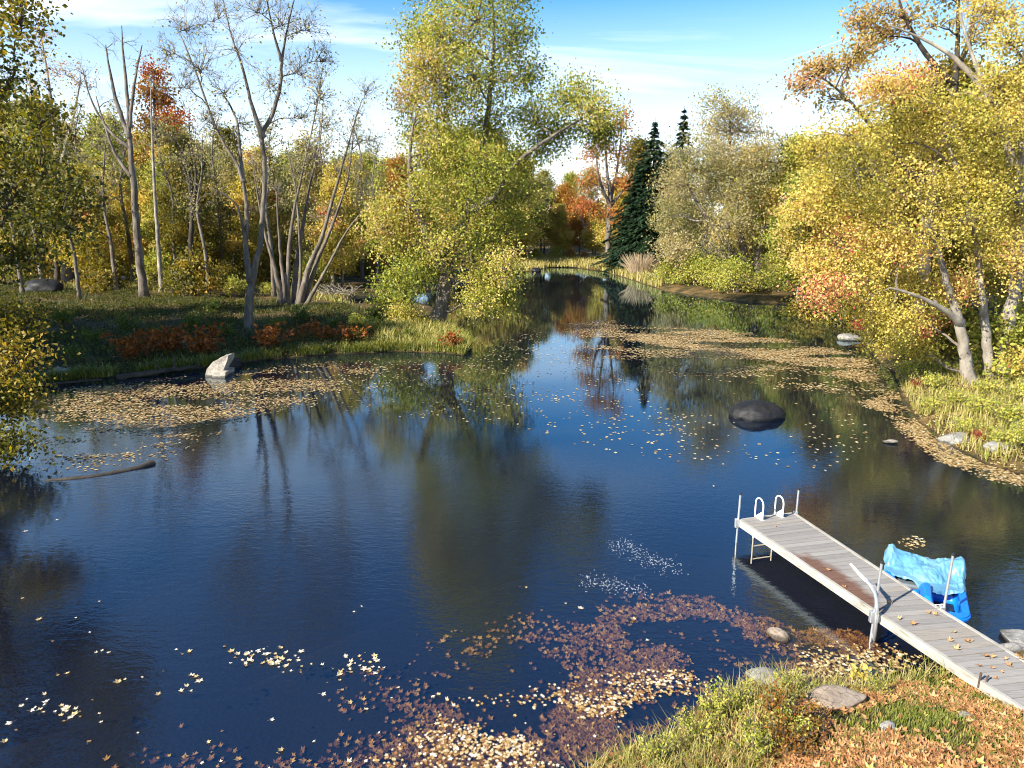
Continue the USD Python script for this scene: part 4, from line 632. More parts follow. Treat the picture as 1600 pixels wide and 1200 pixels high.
# the single pale leaves in the foreground water
lv, lf = flat_leaves(np.random.default_rng(2), np.zeros((1, 3)), .115, .12)
gl = np.random.default_rng(31); ramp_t = [.15, .4, .6, .8, .95]; protos = []
spots = [(350, 1010), (362, 1018), (372, 1022), (388, 1020), (405, 1018), (418, 1010), (440, 1030), (446, 1020), (470, 1018), (360, 1036), (384, 1040), (410, 1036), (425, 1038), (436, 1042), (455, 1048), (470, 1050), (486, 1038), (300, 1055), (312, 1064), (275, 1015), (285, 1022), (295, 1018), (150, 1020), (160, 1016), (170, 1019), (90, 1055), (105, 1052), (70, 1085), (55, 1105), (50, 1110), (66, 1112), (95, 1118), (104, 1112), (112, 1120), (15, 1130), (25, 1140), (8, 1158), (155, 1115), (158, 1128), (215, 1145), (140, 1158), (185, 1065), (195, 1062), (222, 1058), (505, 1085), (520, 1045), (536, 1046), (545, 1040), (555, 1036), (562, 1040), (570, 1020), (578, 1035), (575, 1046), (590, 1032), (600, 1043), (535, 1078), (548, 1098), (572, 1108), (622, 1074), (612, 1090), (654, 1062), (685, 1085), (698, 1093), (676, 1088), (425, 1125), (433, 1176), (440, 1172), (545, 1190), (490, 1158), (592, 1145), (600, 1156), (325, 1160), (345, 1190), (315, 1192), (420, 1200), (330, 1175), (248, 1085), (282, 1080), (565, 947), (553, 956), (812, 917), (822, 918), (884, 943), (907, 950), (1012, 1000), (975, 988), (990, 967), (1250, 878), (1262, 885), (1285, 905), (1230, 1010), (1330, 868), (1115, 760), (1290, 735), (1390, 690), (1392, 692), (340, 690), (354, 695), (40, 830), (90, 812), (150, 790), (35, 935), (155, 940), (118, 965), (140, 988), (82, 1002), (60, 968)]
for cu, cv, n_ in [(400, 1030, 20), (450, 1035, 16), (575, 1040, 14), (100, 1110, 12), (55, 1105, 6), (300, 1060, 5), (540, 1050, 8)]:
    for _ in range(n_): spots.append((cu+gl.normal()*26, cv+gl.normal()*9))
for i, (u, v) in enumerate(spots):
    q = at_z(u, v, .012); k = i % 5; dark = (u < 230 and v < 1000)
    lab = 'pale maple leaf floating alone on the dark foreground water'
    if k >= len(protos):
        o = thing('floating_leaf', lab, 'leaf', 'single pale leaves on the foreground water', q, gl.uniform(0, 360), 1.0); obj('blade', flat_leaves(np.random.default_rng(60+k), np.zeros((1, 3)), .115, .12+.16*(k % 3)), M['pale_floating'], o, tone=np.full(11, ramp_t[k]))
        obj('stalk', tube([(0, 0, .002), (-.03, .01, .006), (-.065, .012, .004)], .0025, 4), M['twig'], o); protos.append(o)
    else: copy(protos[k], 'floating_leaf', lab, 'leaf', 'single pale leaves on the foreground water', q, gl.uniform(0, 360), np.array([gl.uniform(.7, 1.15), gl.uniform(.7, 1.15), 1.0])*gl.choice([.5, .65, .8, .95, 1.15]))
# small white flecks laid flat on the water left of the dock
def flecks(poly, n, label, dens):
    P = scatter(rng, n, poly, 0, land=False, dens=dens); P[:, 2] = .005
    obj('white_flecks', flat_leaves(rng, P, .026, .02), M['fleck'], label=label, cat='fleck', kind='stuff')
def streak(a, b):
    ln = LineString([a[:2], b[:2]]); return lambda q: np.exp(-(shapely.distance(shapely.points(q), ln)/.24)**2)
M['fleck'] = plain('fleck', (.80, .82, .76), rough=.6)
flecks([(935, 850), (985, 825), (1085, 880), (1080, 920), (990, 900)], 300, 'upper patch of small white flecks floating left of the dock', streak(at_z(968, 850), at_z(1046, 886)))
flecks([(895, 905), (935, 880), (1030, 912), (1010, 945), (920, 940)], 210, 'lower patch of small white flecks floating left of the dock', streak(at_z(925, 908), at_z(985, 920)))

# ------------------------------------------------------------------ rocks
def rock(seed, size, flat=.0, n=3, amp=.35, facet=0):
    g = np.random.default_rng(seed); m = trimesh.creation.icosphere(subdivisions=n); v = np.array(m.vertices)
    d = meshkit.fbm(v*1.3+seed*3.1, 4, seed)-.5; v = v*(1+amp*2*d[:, None])
    for _ in range(facet):                                  # split faces
        nn = unit(g.normal(size=3)); h = g.uniform(.55, .8); ex = np.maximum(v@nn-h, 0); v -= ex[:, None]*nn*.9
    v += (meshkit.fbm(v*6, 3, seed+1)-.5)[:, None]*v*.06
    return v*np.array(size)*.5, np.array(m.faces)
def put_rock(name, px, size, mat, label, z=None, seed=1, rot=0.0, amp=.3, facet=3, sink=.35, y=None, cat='rock', n=3):
    q = ground_at(*px) if z is None else at_z(px[0], px[1], z)
    v, f = rock(seed, size, n=n, amp=amp, facet=facet); c, s = math.cos(rot), math.sin(rot); v = v@np.array([[c, s, 0], [-s, c, 0], [0, 0, 1]])
    x = thing(name, label, cat, None, (q[0], q[1], q[2]+size[2]*(.5-sink)))
    obj('stone', (v, f), M[mat], x, smooth=40); return x
put_rock('boulder', (1182, 650), (1.9, 1.35, 1.15), 'rock_dark', 'big dark rounded boulder standing in the open water', z=0, seed=6, amp=.16, facet=1, sink=.5, cat='boulder', n=4)
b = ground_at(345, 588)
q = at_z(343, 586, 0); x = thing('split_rock', 'pale split rock with a leaning point rising from the water at the left bank', 'rock', None, q); k = q[1]/FPX*1.02
for nm, pts, dep, mt, sd in (('slab', [(-18, 6), (-16, -12), (-4, -22), (12, -31), (18, -32), (17, -24), (8, -12), (2, 8)], .75, 'rock_white', 3), ('block', [(-10, 6), (0, -7), (10, -9), (17, -8), (16, 6)], .95, 'rock_white', 5)):
    pp_ = np.array([(u*k, y_, -v*k) for (u, v) in pts for y_ in (-dep*.5-(.12 if nm == 'block' else 0), dep*.5)]); pp_[:, 1] += .25*pp_[:, 2]
    v_, f_ = marr(m3.Manifold.hull_points(pp_).refine_to_length(.14)); v_ = v_+(meshkit.fbm(v_*3.1+sd, 4, sd)-.5)[:, None]*unit(v_-v_.mean(0))*.22
    obj(nm, (v_, f_), M[mt], x, smooth=35)
put_rock('rock', (362, 572), (.9, .8, .7), 'rock_dark', 'dark rock just behind the pale split rock', z=.05, seed=3)
put_rock('rock', (96, 588), (1.0, .8, .6), 'rock_white', 'white rock on the shore at the left edge', z=.05, seed=12)
put_rock('rock', (240, 578), (1.0, .6, .5), 'granite', 'grey rock behind the fallen log on the left bank', z=.05, seed=13)
put_rock('rock', (1328, 531), (1.3, .9, .62), 'granite', 'pale pointed rock in the water before the far right inlet', z=0, seed=14, facet=5)
put_rock('rock', (1375, 534), (1.3, 1.0, .5), 'granite', 'grey rock half hidden by leaves right of the pale pointed rock', z=0, seed=15)
put_rock('rock', (1492, 690), (1.05, .8, .55), 'granite', 'largest grey rock on the right bank beside the red plant', seed=16, sink=.4)
put_rock('rock', (1448, 680), (.6, .5, .3), 'granite', 'small grey rock at the waterline left of the largest bank rock', seed=17)
put_rock('rock', (1530, 718), (1.5, .8, .35), 'granite', 'long flat grey rock below the largest bank rock', seed=18)
put_rock('rock', (1560, 702), (.9, .7, .4), 'granite', 'grey rock right of the red plant on the right bank', seed=19)
put_rock('rock', (1600, 725), (.9, .8, .5), 'granite', 'grey rock at the right edge above the water', seed=20)
put_rock('rock', (1392, 691), (.42, .3, .12), 'rock_white', 'small pale rock barely breaking the water off the right bank', z=.02, seed=21)
put_rock('rock', (1216, 994), (.40, .26, .24), 'granite_warm', 'brown rounded rock in the shallows left of the dock', z=.0, seed=22, rot=-.7, amp=.2, facet=1, sink=.45)
put_rock('rock', (1200, 1068), (.62, .42, .26), 'granite', 'pale angular slab at the edge of the near bank', seed=23, rot=-.4, facet=7, sink=.25)
put_rock('rock', (1305, 1100), (.80, .46, .26), 'granite_warm', 'broad flat slab lying on the near bank among leaves', seed=24, rot=.1, facet=6, sink=.2)
put_rock('rock', (1312, 1082), (.26, .2, .14), 'granite', 'small dark stone behind the broad flat slab', seed=25)
put_rock('rock', (1388, 1140), (.22, .17, .14), 'granite', 'small pale stone in the lawn between the slab and the dock', seed=26, facet=5, sink=.25)
put_rock('rock', (1512, 1120), (.24, .18, .09), 'granite', 'flat tan stone in the lawn beside the dock', seed=27)
put_rock('rock', (1592, 1002), (.7, .5, .25), 'granite', 'grey slab in the shallows right of the dock', z=.0, seed=28, facet=5)
put_rock('rock', (1585, 1018), (.5, .3, .18), 'granite', 'smaller grey slab against the right side of the dock', z=.0, seed=29, facet=5)
put_rock('boulder', (70, 458), (3.4, 2.4, 1.9), 'rock_dark', 'dark boulder on the woodland floor at the far left', seed=30, cat='boulder')
put_rock('boulder', (268, 418), (4.2, 3.0, 3.0), 'rock_dark', 'large dark boulder in the left woods behind the green bush', seed=31, cat='boulder', sink=.3)
put_rock('rock', (190, 440), (1.6, 1.2, .9), 'rock_dark', 'dark rock left of the grey bare snag', seed=32)
put_rock('rock', (568, 466), (.8, .6, .4), 'granite', 'grey stone at the swampy inlet behind the brush pile', seed=33)
put_rock('rock', (838, 424), (1.4, 1.0, .8), 'rock_dark', 'dark rock at the waterline of the far bank', z=.05, seed=34)

# fallen wood
def log(name, pts, r0, r1, mat, label, group=None, cat='log', knots=0, seed=0):
    g = np.random.default_rng(seed); P = spline(np.array(pts, float), 14); P[1:-1] += g.normal(size=(12, 3))*r0*.18; o = P[0].copy()
    x = thing(name, label, cat, group, o); obj('stem', tube(P-o, np.linspace(r0, r1, 14)*(1+g.normal(size=14)*.07), 9), M[mat], x, smooth=50)
    for k in range(knots):
        i = g.integers(3, 12); d = unit(g.normal(size=3)+[0, 0, .5]); obj('stub', tube([P[i]-o, P[i]-o+d*r0*2.5, P[i]-o+d*r0*4+[0, 0, .05]], [r0*.35, r0*.25, r0*.12], 6), M[mat], x)
    return x
log('log', [at_z(70, 752, -.03), at_z(130, 747, -.02), at_z(190, 738, -.03), at_z(240, 723, .02)], .055, .09, 'deadwood_dark', 'dark waterlogged trunk lying in the water at the left edge', knots=1, seed=1)
log('log', [at_z(182, 590, .08), at_z(240, 582, .15), at_z(310, 572, .2)], .14, .07, 'deadwood_dark', 'dark fallen log along the left bank waterline', knots=2, seed=2)
log('fallen_branch', [at_z(60, 601, .06), at_z(110, 597, .1), at_z(160, 593, .1)], .06, .04, 'deadwood_dark', 'thin dark branch on the shore beside the white rock', cat='branch', seed=3)
log('fallen_branch', [ground_at(130, 436)+[0, 0, .5], ground_at(150, 440)+[0, 0, .4], ground_at(170, 450)+[0, 0, .1]], .12, .06, 'deadwood', 'grey fallen limb on the woodland floor left of the bare snag', cat='branch', knots=4, seed=4)
# brush pile behind the clump
q = ground_at(530, 462); x = thing('brush_pile', 'pile of bleached bare branches at the swampy inlet', 'branches', None, q); g = np.random.default_rng(8)
for k in range(42):
    a = g.uniform(0, 2*np.pi); l = g.uniform(.7, 2.0); s = np.array([g.uniform(-1.3, 1.3), g.uniform(-.6, .6), g.uniform(0, .4)]); e = s+np.array([math.cos(a)*l, math.sin(a)*l*.6, g.uniform(.1, 1.0)])
    obj('branch', tube([s, .5*(s+e)+g.normal(size=3)*.15, e], [.035, .024, .008], 5), M['rock_white' if k % 3 == 0 else 'deadwood'], x)
# leaning pale trunk on the far bank
q = ground_at(930, 404); t = at_y(906, 335, q[1]); log('dead_trunk', [q-[0, 0, .2], .5*(q+t)+[.2, 0, 0], t], .24, .10, 'bark_pale', 'pale dead trunk leaning left on the far bank', cat='dead tree', knots=3, seed=6)
log('stick', [at_z(272, 650, -.1), at_z(275, 665, .05)+[0, 0, .25], at_y(272, 651, at_z(275, 665)[1])], .02, .012, 'deadwood', 'thin pale stick standing in the water among the left leaves', cat='stick', seed=7)

# ------------------------------------------------------------------ the dock
DZ = .50
def wood(name, c0, c1):
    """weathered planks: grain along the plank, a wet red-brown patch near the seam."""
    s0, s1 = at_z(1345, 945, DZ), at_z(1250, 868, DZ); sa = math.atan2(s0[1]-s1[1], s0[0]-s1[0]); sm = .62*s0+.38*s1; c0_ = rot2(sm[:2], -sa)
    return usdkit.material(stage, L+name, {
        "g": ("geometry", {}), "mp": ("mapping", {"rotation": (0, 0, -.12), "scale": (3.0, 40.0, 10.0)}), "n": ("noise_texture", {"scale": 1.0, "detail": 6.0, "roughness": .65}), "rp": ("rgb_ramp", {"ramp": [(.3, tuple(c0)), (.7, tuple(c1))]}),
        "mo": ("mapping", {"rotation": (0, 0, -sa), "location": (-float(c0_[0]), -float(c0_[1]), 0)}), "mr": ("mapping", {"scale": (1/1.25, 1/.42, 0.0)}), "ln": ("math", {"math_type": "multiply", "value2": 1.0}), "sp": ("separate_xyz", {}),
        "x2": ("math", {"math_type": "multiply"}), "y2": ("math", {"math_type": "multiply"}), "s2": ("math", {"math_type": "add"}),
        "nn": ("noise_texture", {"scale": 5.0, "detail": 4.0}), "na": ("math", {"math_type": "multiply_add", "value2": 1.3, "value3": -.65}), "sa": ("math", {"math_type": "add"}),
        "mk": ("map_range", {"from_min": .55, "from_max": 1.2, "to_min": .85, "to_max": 0.0, "clamp": True}), "st": ("mix", {"color2": (.115, .045, .022)}),
        "n2": ("noise_texture", {"scale": 3.0, "detail": 5.0}), "bp": ("bump", {"strength": .35, "distance": .01}), "p": ("principled_bsdf", {"roughness": .75, "specular_ior_level": .3})},
        [("g.position", "mp.vector"), ("mp.vector", "n.vector"), ("mp.vector", "n2.vector"), ("n.fac", "rp.fac"), ("g.position", "mo.vector"), ("mo.vector", "mr.vector"), ("mr.vector", "sp.vector"),
         ("sp.x", "x2.value1"), ("sp.x", "x2.value2"), ("sp.y", "y2.value1"), ("sp.y", "y2.value2"), ("x2.value", "s2.value1"), ("y2.value", "s2.value2"), ("g.position", "nn.vector"), ("nn.fac", "na.value1"), ("s2.value", "sa.value1"), ("na.value", "sa.value2"),
         ("sa.value", "mk.value"), ("rp.color", "st.color1"), ("mk.result", "st.fac"), ("st.color", "p.base_color"), ("n2.fac", "bp.height"), ("bp.normal", "p.normal")], surface="p.BSDF")
woods = [wood('plank_%s' % n, np.array(c)*.8, np.array(c)*1.18) for n, c in (('grey', (.245, .225, .205)), ('pale', (.275, .255, .23)), ('tan', (.26, .23, .195)), ('dark', (.215, .20, .185)))]
M['rail'] = noisy('rail', [(.25, (.17, .15, .12)), (.45, (.33, .31, .27)), (.75, (.43, .41, .37))], scale=2.5, bscale=20, bump=.25, stretch=(1, 1, 5), rough=.6)
M['steel'] = plain('steel', (.62, .63, .64), rough=.38, metallic=.75, nscale=20, var=.12)
M['white_paint'] = plain('white_paint', (.72, .70, .64), rough=.45, nscale=15, var=.12)
M['black_cap'] = plain('black_cap', (.02, .02, .02), rough=.6)
M['rust'] = plain('rust', (.07, .04, .028), rough=.85)
L0, L1, L2 = at_z(1155.7, 811.8, DZ), at_z(1372, 957.5, DZ), at_z(1660, 1147, DZ)
R0, R1, R2 = at_z(1239.8, 801.3, DZ), at_z(1466, 950.5, DZ), at_z(1760, 1131, DZ)
dock = thing('dock', 'long weathered plank dock on pipe legs running from the near bank', 'dock', None, (0, 0, 0))
for (la, lb_, ra, rb_) in ((L0, L1, R0, R1), (L1, L2, R1, R2)):
    n = int(round(np.linalg.norm(lb_-la)/.142)); g = np.random.default_rng(n)
    gap = .013/np.linalg.norm(lb_-la)
    for i in range(n):
        f0, f1 = i/n+gap*.5, (i+1)/n-gap*.5; dz = g.normal()*.003
        c = [la*(1-f0)+lb_*f0, ra*(1-f0)+rb_*f0, ra*(1-f1)+rb_*f1, la*(1-f1)+lb_*f1]; c = [c[0]+(c[1]-c[0])*.035, c[1]+(c[0]-c[1])*.03, c[2]+(c[3]-c[2])*.03, c[3]+(c[2]-c[3])*.035]
        ch = .004; top = [q+(np.mean(c, axis=0)-q)/np.linalg.norm(np.mean(c, axis=0)-q)*ch+[0, 0, dz] for q in c]; mid = [q+[0, 0, dz-ch] for q in c]; bot = [q+[0, 0, -.032] for q in c]
        V = np.array(top+mid+bot); F = [(0, 2, 1), (0, 3, 2), (8, 9, 10), (8, 10, 11)]
        for r in (0, 4):
            for k in range(4): a, b_ = r+k, r+(k+1) % 4; F += [(a, b_, b_+4), (a, b_+4, a+4)]
        m = trimesh.Trimesh(V, F, process=False); m.fix_normals()
        obj('plank', m, woods[g.choice(4, p=[.36, .3, .22, .12])], dock)
def beam(a, b_, w, h, ztop, off):
    """a straight side board from a to b, w thick, h high, its top at ztop, shifted sideways by off."""
    d = unit((b_-a)*[1, 1, 0]); s = np.array([-d[1], d[0], 0]); q = []
    for p_ in (a, b_):
        for o_ in (off-w/2, off+w/2):
            for z in (ztop-h, ztop): q.append((p_+s*o_)*[1, 1, 0]+[0, 0, z])
    return m3.Manifold.hull_points(np.array(q))
for a, b_, o_ in ((L0, L1, .0), (L1, L2, .0), (R0, R1, 0), (R1, R2, 0)):
    e = unit(b_-a)*.012; obj('side_rail', beam(a+e, b_-e, .05, .155, DZ+.010, o_), M['rail'], dock); obj('rail_lip', beam(a+e, b_-e, .075, .022, DZ-.105, o_), M['rail'], dock)
obj('end_board', beam(L0+(R0-L0)*.03, R0+(L0-R0)*.03, .04, .15, DZ+.008, 0), M['rail'], dock)
ax = unit((L1-L0)*[1, 1, 0]); sx = unit((R0-L0)*[1, 1, 0])
def post(p_, top, bottom=-1.2, r=.021, dx=0, dy=0):
    o_ = obj('post', tube([(p_[0], p_[1], bottom), (p_[0]+dx*.5, p_[1]+dy*.5, .5*(bottom+top)), (p_[0]+dx, p_[1]+dy, top)], r, 10), M['steel'], dock, smooth=40)
    obj('cap', tube([(p_[0]+dx, p_[1]+dy, top-.01), (p_[0]+dx, p_[1]+dy, top+.03)], r+.004, 10), M['black_cap'], dock, smooth=40)
    obj('bracket', marr(rbox((.085, .075, .20), .012, (p_[0], p_[1], DZ-.07))), M['steel'], dock)
post(L0-sx*.06, DZ+.56, dx=.03); post(R0+sx*.055-ax*.0, DZ+.52, dx=.02)
post(L1-sx*.075-ax*.03, DZ+.86, bottom=-.6, dx=.05); post(R1+sx*.075, DZ+.92, bottom=-.6, dx=.06)
# swim ladder at the end: two hoops with gusset plates, rungs going down
lad = thing('swim_ladder', 'white swim ladder with two arched handles at the end of the dock', 'ladder', None, L0+(R0-L0)*.5)
o_ = L0+(R0-L0)*.5
for f in (.33, .70):
    c = L0+(R0-L0)*f-o_; hp = [c-ax*.10+[0, 0, -1.1], c-ax*.10+[0, 0, .25]]
    for t in np.linspace(0, np.pi, 9): hp.append(c+ax*(.035-.135*math.cos(t))+np.array([0, 0, .30+.135*math.sin(t)]))
    hp += [c+ax*.17+[0, 0, .15], c+ax*.17+[0, 0, .005]]
    obj('handle', tube(hp, .017, 8), M['white_paint'], lad, smooth=50)
    s_ = sx*.006; tri = [c-ax*.07+[0, 0, .012], c+ax*.165+[0, 0, .012], c+ax*.165+[0, 0, .20]]
    obj('gusset_plate', m3.Manifold.hull_points(np.array([q+s_ for q in tri]+[q-s_ for q in tri])), M['white_paint'], lad)
    obj('foot_plate', beam(c-ax*.08+o_, c+ax*.19+o_, .07, .010, DZ+.012, 0).translate((-o_).tolist()), M['white_paint'], lad)
for z in (-.25, -.5, -.8):
    obj('rung', tube([L0+(R0-L0)*.33-ax*.10-o_+[0, 0, z-DZ+.3], L0+(R0-L0)*.70-ax*.10-o_+[0, 0, z-DZ+.3]], .015, 8), M['white_paint'], lad)
# bent pipe leaning on the near post
yb = (L1-sx*.075)[1]
pp = [at_z(1363, 1004, -.1), at_y(1370, 958, yb-.12), at_y(1369, 935, yb-.05), at_y(1363, 920, yb), at_y(1356, 910, yb+.08)]
pt = [at_y(1356, 910, yb+.08), at_y(1342, 896, yb+.25), at_y(1329, 881, yb+.42)]
bp_ = thing('bent_pipe', 'bent grey pipe with a pale tip leaning over the dock beside the near post', 'pipe', None, pp[0])
obj('pipe', tube(spline(np.array(pp), 14)-pp[0], .03, 9), M['steel'], bp_, smooth=50); obj('pale_tip', tube(np.array(pt)-pp[0], [.031, .027, .02], 9), M['white_paint'], bp_, smooth=50)
obj('clamp', tube([pt[0]-pp[0]-(pt[1]-pt[0])*.12, pt[0]-pp[0]+(pt[1]-pt[0])*.12], .038, 9), M['steel'], bp_, smooth=50)
# iron stakes beside the dock
q = ground_at(1527, 1082); st_ = thing('iron_stake', 'rusty iron stake driven into the bank beside the dock', 'stake', None, q); obj('rod', tube([(0, 0, -.2), (.005, 0, .1), (.012, 0, .30)], .016, 7), M['rust'], st_); obj('collar', tube([(0, 0, .02), (0, 0, .06)], .03, 7), M['rust'], st_)
q = at_z(1541, 1066, DZ); st_ = thing('iron_hook', 'short rusty iron hook sticking up at the dock edge', 'hook', None, q); obj('rod', tube([(-.02, 0, -.12), (0, 0, 0), (.015, .02, .05), (.05, .04, .075)], .012, 7), M['rust'], st_)
# leaves lying on the dock
gl = np.random.default_rng(77); dproto = []
for i, (u, v) in enumerate([(1320, 918), (1295, 890), (1404, 967), (1450, 958), (1462, 960), (1490, 988), (1512, 1003), (1518, 1000), (1495, 1015), (1540, 1025), (1548, 1026), (1570, 1030), (1576, 1040), (1550, 1043), (1565, 1050), (1555, 1060), (1590, 1024), (1596, 1030), (1425, 975), (1390, 942), (1485, 1002), (1530, 1040), (1211, 822)]):
    q = at_z(u, v, DZ+.012); k = i % 3; lab = 'dry orange leaf lying on the grey dock planks'
    if k >= len(dproto):
        o2 = thing('dock_leaf', lab, 'leaf', 'fallen leaves on the dock', q, gl.uniform(0, 360)); v_, f_ = flat_leaves(np.random.default_rng(40+k), np.zeros((1, 3)), .11, .55); obj('blade', (v_, f_), M['litter'], o2, tone=np.full(11, (.5, .68, .8)[k])); obj('stalk', tube([(0, 0, .004), (-.03, .01, .01), (-.065, .012, .008)], .0025, 4), M['twig'], o2); dproto.append(o2)
    else: copy(dproto[k], 'dock_leaf', lab, 'leaf', 'fallen leaves on the dock', q, gl.uniform(0, 360), gl.uniform(.7, 1.3))

# ------------------------------------------------------------------ the blue pedal boat under its tarpaulin
M['boat_blue'] = plain('boat_blue', (.006, .17, .62), rough=.32, nscale=4, var=.12)
M['boat_dark'] = plain('boat_dark', (.012, .02, .035), rough=.4)
M['seat_grey'] = plain('seat_grey', (.10, .12, .14), rough=.5)
M['tarp'] = usdkit.material(stage, L+'tarp', {"g": ("geometry", {}), "n": ("noise_texture", {"scale": 9.0, "detail": 6.0, "distortion": 1.0}), "n1": ("noise_texture", {"scale": 1.8, "detail": 3.0}), "rp": ("rgb_ramp", {"ramp": [(.3, (.07, .21, .33)), (.5, (.10, .26, .38)), (.72, (.17, .33, .43))]}), "bp": ("bump", {"strength": .55, "distance": .03}), "p": ("principled_bsdf", {"roughness": .38, "specular_ior_level": .5})},
    [("g.position", "n.vector"), ("g.position", "n1.vector"), ("n1.fac", "rp.fac"), ("rp.color", "p.base_color"), ("n.fac", "bp.height"), ("bp.normal", "p.normal")], surface="p.BSDF")
pa, pb_ = at_z(1386, 872, .42), at_z(1503, 893, .42); ang = math.atan2(pb_[1]-pa[1], pb_[0]-pa[0]); Wb = np.linalg.norm(pb_[:2]-pa[:2])
pc = at_z(1500, 943, .30); dirx = unit((pb_-pa)*[1, 1, 0]); diry = np.array([dirx[1], -dirx[0], 0])     # local +y points to the near side
Lb = 1.9; mid = .5*(pa+pb_); mid[2] = 0; cen = mid+diry*(Lb*.5-.12)
boat = thing('pedal_boat', 'blue plastic pedal boat moored against the right side of the dock', 'boat', None, cen, math.degrees(ang))
def loop(w, l, r, z, n=8):                                    # rounded rectangle; +y here is away from the camera
    return shapely.box(-w/2+r, -l/2+r, w/2-r, l/2-r).buffer(r, quad_segs=n)
def slab(poly, z0, z1, top=1.0):
    cs = m3.CrossSection([np.array(shapely.geometry.polygon.orient(poly, 1).exterior.coords)[:-1]]); return m3.Manifold.extrude(cs, z1-z0, scale_top=(top, top)).translate([0, 0, z0])
W_, L_ = Wb*1.0, Lb
hull = slab(loop(W_*.90, L_*.93, .22, 0), -.12, .33, 1.09)
hull = hull+slab(loop(W_, L_*1.02, .26, 0), .30, .385)
for sx_ in (-1, 1):                                           # two footwells
    hull = hull-rbox((W_*.33, L_*.50, .7), .09, (sx_*W_*.245, -L_*.17, .45), 8)
hull = hull-rbox((W_*.80, L_*.34, .6), .08, (0, L_*.22, .50), 8)
obj('hull', hull, M['boat_blue'], boat, smooth=35)
rim = slab(loop(W_*1.03, L_*1.05, .28, 0), .325, .355)-slab(loop(W_*.985, L_*1.0, .26, 0), .2, .5); obj('rub_rail', rim, M['boat_blue'], boat, smooth=35)
obj('centre_console', m3.Manifold.batch_hull([rbox((W_*.15, L_*.40, .1), .04, (0, -L_*.20, .37)), rbox((W_*.10, L_*.30, .1), .04, (0, -L_*.20, .46))]), M['boat_blue'], boat, smooth=35)
for sx_ in (-1, 1):
    obj('seat', rbox((W_*.34, .36, .10), .04, (sx_*W_*.2, L_*.16, .25)), M['seat_grey'], boat, smooth=35)
    obj('backrest', rbox((W_*.34, .09, .18), .04, (sx_*W_*.2, L_*.33, .37)), M['seat_grey'], boat, smooth=35)
    obj('floor_mat', rbox((W_*.26, L_*.38, .02), .009, (sx_*W_*.245, -L_*.17, .118)), M['boat_dark'], boat)
    for k in (-1, 1): obj('pedal', rbox((.09, .10, .03), .012, (sx_*W_*.245+k*.08, -L_*.28, .22+.05*k)), M['boat_dark'], boat)
    obj('pedal_crank', tube([(sx_*W_*.245-.12, -L_*.28, .22), (sx_*W_*.245+.12, -L_*.28, .22)], .012, 7), M['steel'], boat)
rp = thing('mooring_rope', 'pale rope tying the pedal boat to the dock post', 'rope', None, R1+sx*.075); ra_ = np.array(cen)+dirx*(-W_*.42)+[0, 0, .36]; rb_ = np.array([0, 0, .06])
rq = ra_-(R1+sx*.075); obj('cord', tube(spline(np.array([rq, rq*.5+[0, 0, -.10], rb_]), 10), .008, 6), M['white_paint'], rp, smooth=50)
# the tarpaulin: draped from the backrests over the rear half, front edge sagging into the wells
nx, ny = 90, 70; gu, gv = np.meshgrid(np.linspace(-1, 1, nx), np.linspace(0, 1, ny), indexing='ij')
fx = gu*W_*.535; edge = .05+.10*np.sin(gu*2.3+.8)+.05*np.sin(gu*7+1)
y0 = L_*.545; y1 = L_*.06-L_*edge*1.1+L_*.12*np.abs(gu)**3; fy = y0+(y1-y0)*gv
back = np.interp(gv.ravel(), [0, .06, .2, .32, .55, .8, 1], [.30, .56, .66, .64, .48, .40, .37]).reshape(gv.shape)
fz = back+.02*np.cos(gu*np.pi*2)-.10*np.exp(-((gu)/.35)**2)*np.exp(-((gv-.25)/.25)**2)
fz = np.where(np.abs(gu) > .93, fz-(np.abs(gu)-.93)*3.2*np.clip(fz-.2, 0, 1)*1.6, fz)
q3 = np.stack([fx*3.2, fy*3.2, fx*0], -1); wr = 1.5*np.abs(meshkit.fbm(q3*.75, 4, 3)-.5)+.6*np.abs(meshkit.fbm(q3*np.array([3., 1.2, 1]), 3, 9)-.5); fz = fz-wr*.20+.035
fy = fy+(meshkit.fbm(q3*2, 3, 14)-.5)*.10*gv; fx = fx+(meshkit.fbm(q3*2, 3, 17)-.5)*.06
fz = np.maximum(fz, .22+.17*(np.abs(gu) < .97)*(gv < .98)); i_ = np.arange(nx*ny).reshape(nx, ny); a, b_, c, d = i_[:-1, :-1], i_[1:, :-1], i_[1:, 1:], i_[:-1, 1:]
tf = np.stack([np.stack([a, b_, c], -1), np.stack([a, c, d], -1)], -2).reshape(-1, 3)
tp = thing('tarpaulin', 'crumpled light blue tarpaulin draped over the seats of the pedal boat', 'tarpaulin', None, cen, math.degrees(ang))
obj('sheet', (np.stack([fx.ravel(), fy.ravel(), fz.ravel()+.012], -1), tf), M['tarp'], tp, smooth=True)

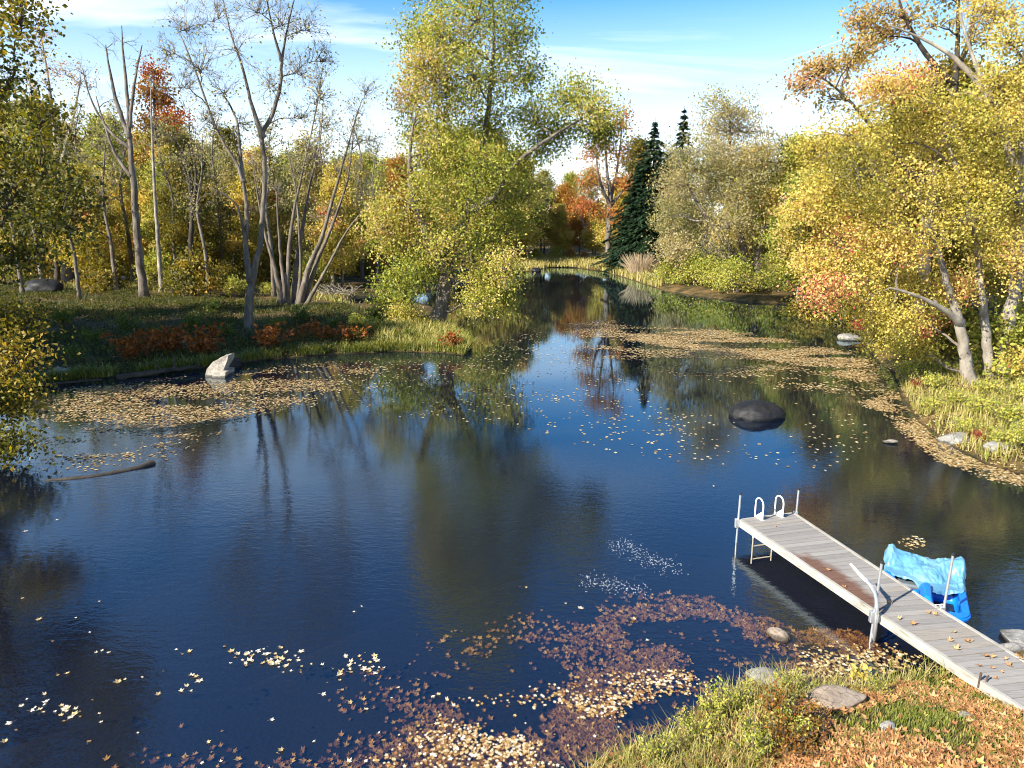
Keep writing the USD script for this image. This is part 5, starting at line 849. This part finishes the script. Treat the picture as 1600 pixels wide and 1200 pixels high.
# ------------------------------------------------------------------ plants at the near shore
q = ground_at(1338, 1076); g = np.random.default_rng(51); o = thing('yellow_shrub', 'small shrub with round bright yellow leaves left of the dock legs', 'shrub', None, q)
tips = [(-.16, 0, .46), (-.05, .03, .56), (.03, -.02, .40), (.10, .04, .50), (-.10, -.05, .28), (.04, .06, .22), (.18, 0, .36)]
for t in tips:
    t = np.array(t); obj('stem', tube([(0, 0, -.04), t*.5+[0, 0, .06], t], [.007, .005, .003], 5), M['twig'], o)
    for k in range(5):
        c = t*g.uniform(.45, 1.0)+g.normal(size=3)*.03; d = unit(g.normal(size=3)*[1, 1, .5]); n_ = unit(g.normal(size=3)+[0, -.4, .9]); n_ = unit(n_-d*(n_@d)); b2 = np.cross(d, n_); s = g.uniform(.035, .055); th = np.linspace(0, 2*np.pi, 9)[:-1]
        V = np.vstack([c, [c+d*s*math.cos(x)+b2*s*.72*math.sin(x)+n_*s*.25*abs(math.sin(x)) for x in th]]); F = [(0, 1+j, 1+(j+1) % 8) for j in range(8)]
        obj('leaf', (V, np.array(F)), M['leaf_gold'], o, tone=np.full(9, g.uniform(.4, .7)))
gold = (herb(rng, 22, .42, .36, .04, 'leaf_yellow_green', .55), 'leaf_yellow_green'); proto = None
for u, v, s, lab in [(1120, 1125, 1.1, 'pale yellow-green weed clump nearest the floating leaves on the near bank'), (1160, 1110, .9, 'yellow-green weed clump left of the pale angular slab'), (1085, 1165, 1.0, 'yellow-green weed clump at the lower edge of the near bank'), (1235, 1085, .8, 'yellow-green weed clump between the two slabs'), (1175, 1180, 1.2, 'broad yellow-green weed clump at the bottom edge of the picture'), (1030, 1195, .9, 'low yellow-green weed clump furthest left on the near bank'), (1372, 1085, .6, 'small weed clump behind the leaves by the yellow shrub'), (1240, 1150, .9, 'weed clump below the broad flat slab')]:
    q = ground_at(u, v)
    if proto is None: proto = herb_thing('weed_clump', rng, gold, lab, 'plant', None, q, s)
    else: copy(proto, 'weed_clump', lab, 'plant', None, q, rng.uniform(0, 360), s)
brown = (herb(rng, 26, .36, .40, .045, 'leaf_rust', .35), 'leaf_rust'); proto = None
for u, v, s, lab in [(1215, 1125, 1.1, 'withered red-brown weed clump left of the broad flat slab'), (1225, 1175, 1.0, 'withered brown weed clump at the bottom of the near bank'), (1265, 1130, .7, 'small withered weed clump under the broad flat slab')]:
    q = ground_at(u, v)
    if proto is None: proto = herb_thing('withered_weed', rng, brown, lab, 'plant', None, q, s)
    else: copy(proto, 'withered_weed', lab, 'plant', None, q, rng.uniform(0, 360), s)

# where several share a label, each is told by its place among them
ORD = ['first', 'second', 'third', 'fourth', 'fifth', 'sixth', 'seventh', 'eighth', 'ninth', 'tenth', 'eleventh', 'twelfth', 'thirteenth', 'fourteenth', 'fifteenth']
later['low yellow leafy shrub on the right bank'] = [(0, p_) for p_ in stage.GetPrimAtPath('/World').GetChildren() if p_.GetName().startswith('bank_shrub')]
for lab, lst in later.items():
    if len(lst) < 2 or 'past the left edge' in lab: continue
    ps = []
    for _, p_ in lst:
        t = p_.GetAttribute('xformOp:translate').Get(); ps.append((t[0]/max(t[1], 1), p_))
    ps.sort(key=lambda a: a[0])
    for i, (_, p_) in enumerate(ps):
        where = 'leftmost' if i == 0 else 'rightmost' if i == len(ps)-1 else 'middle' if len(ps) == 3 else ORD[i]+' from left'
        p_.SetCustomDataByKey('label', where+', '+lab if ' from left' in where else where+' '+lab)
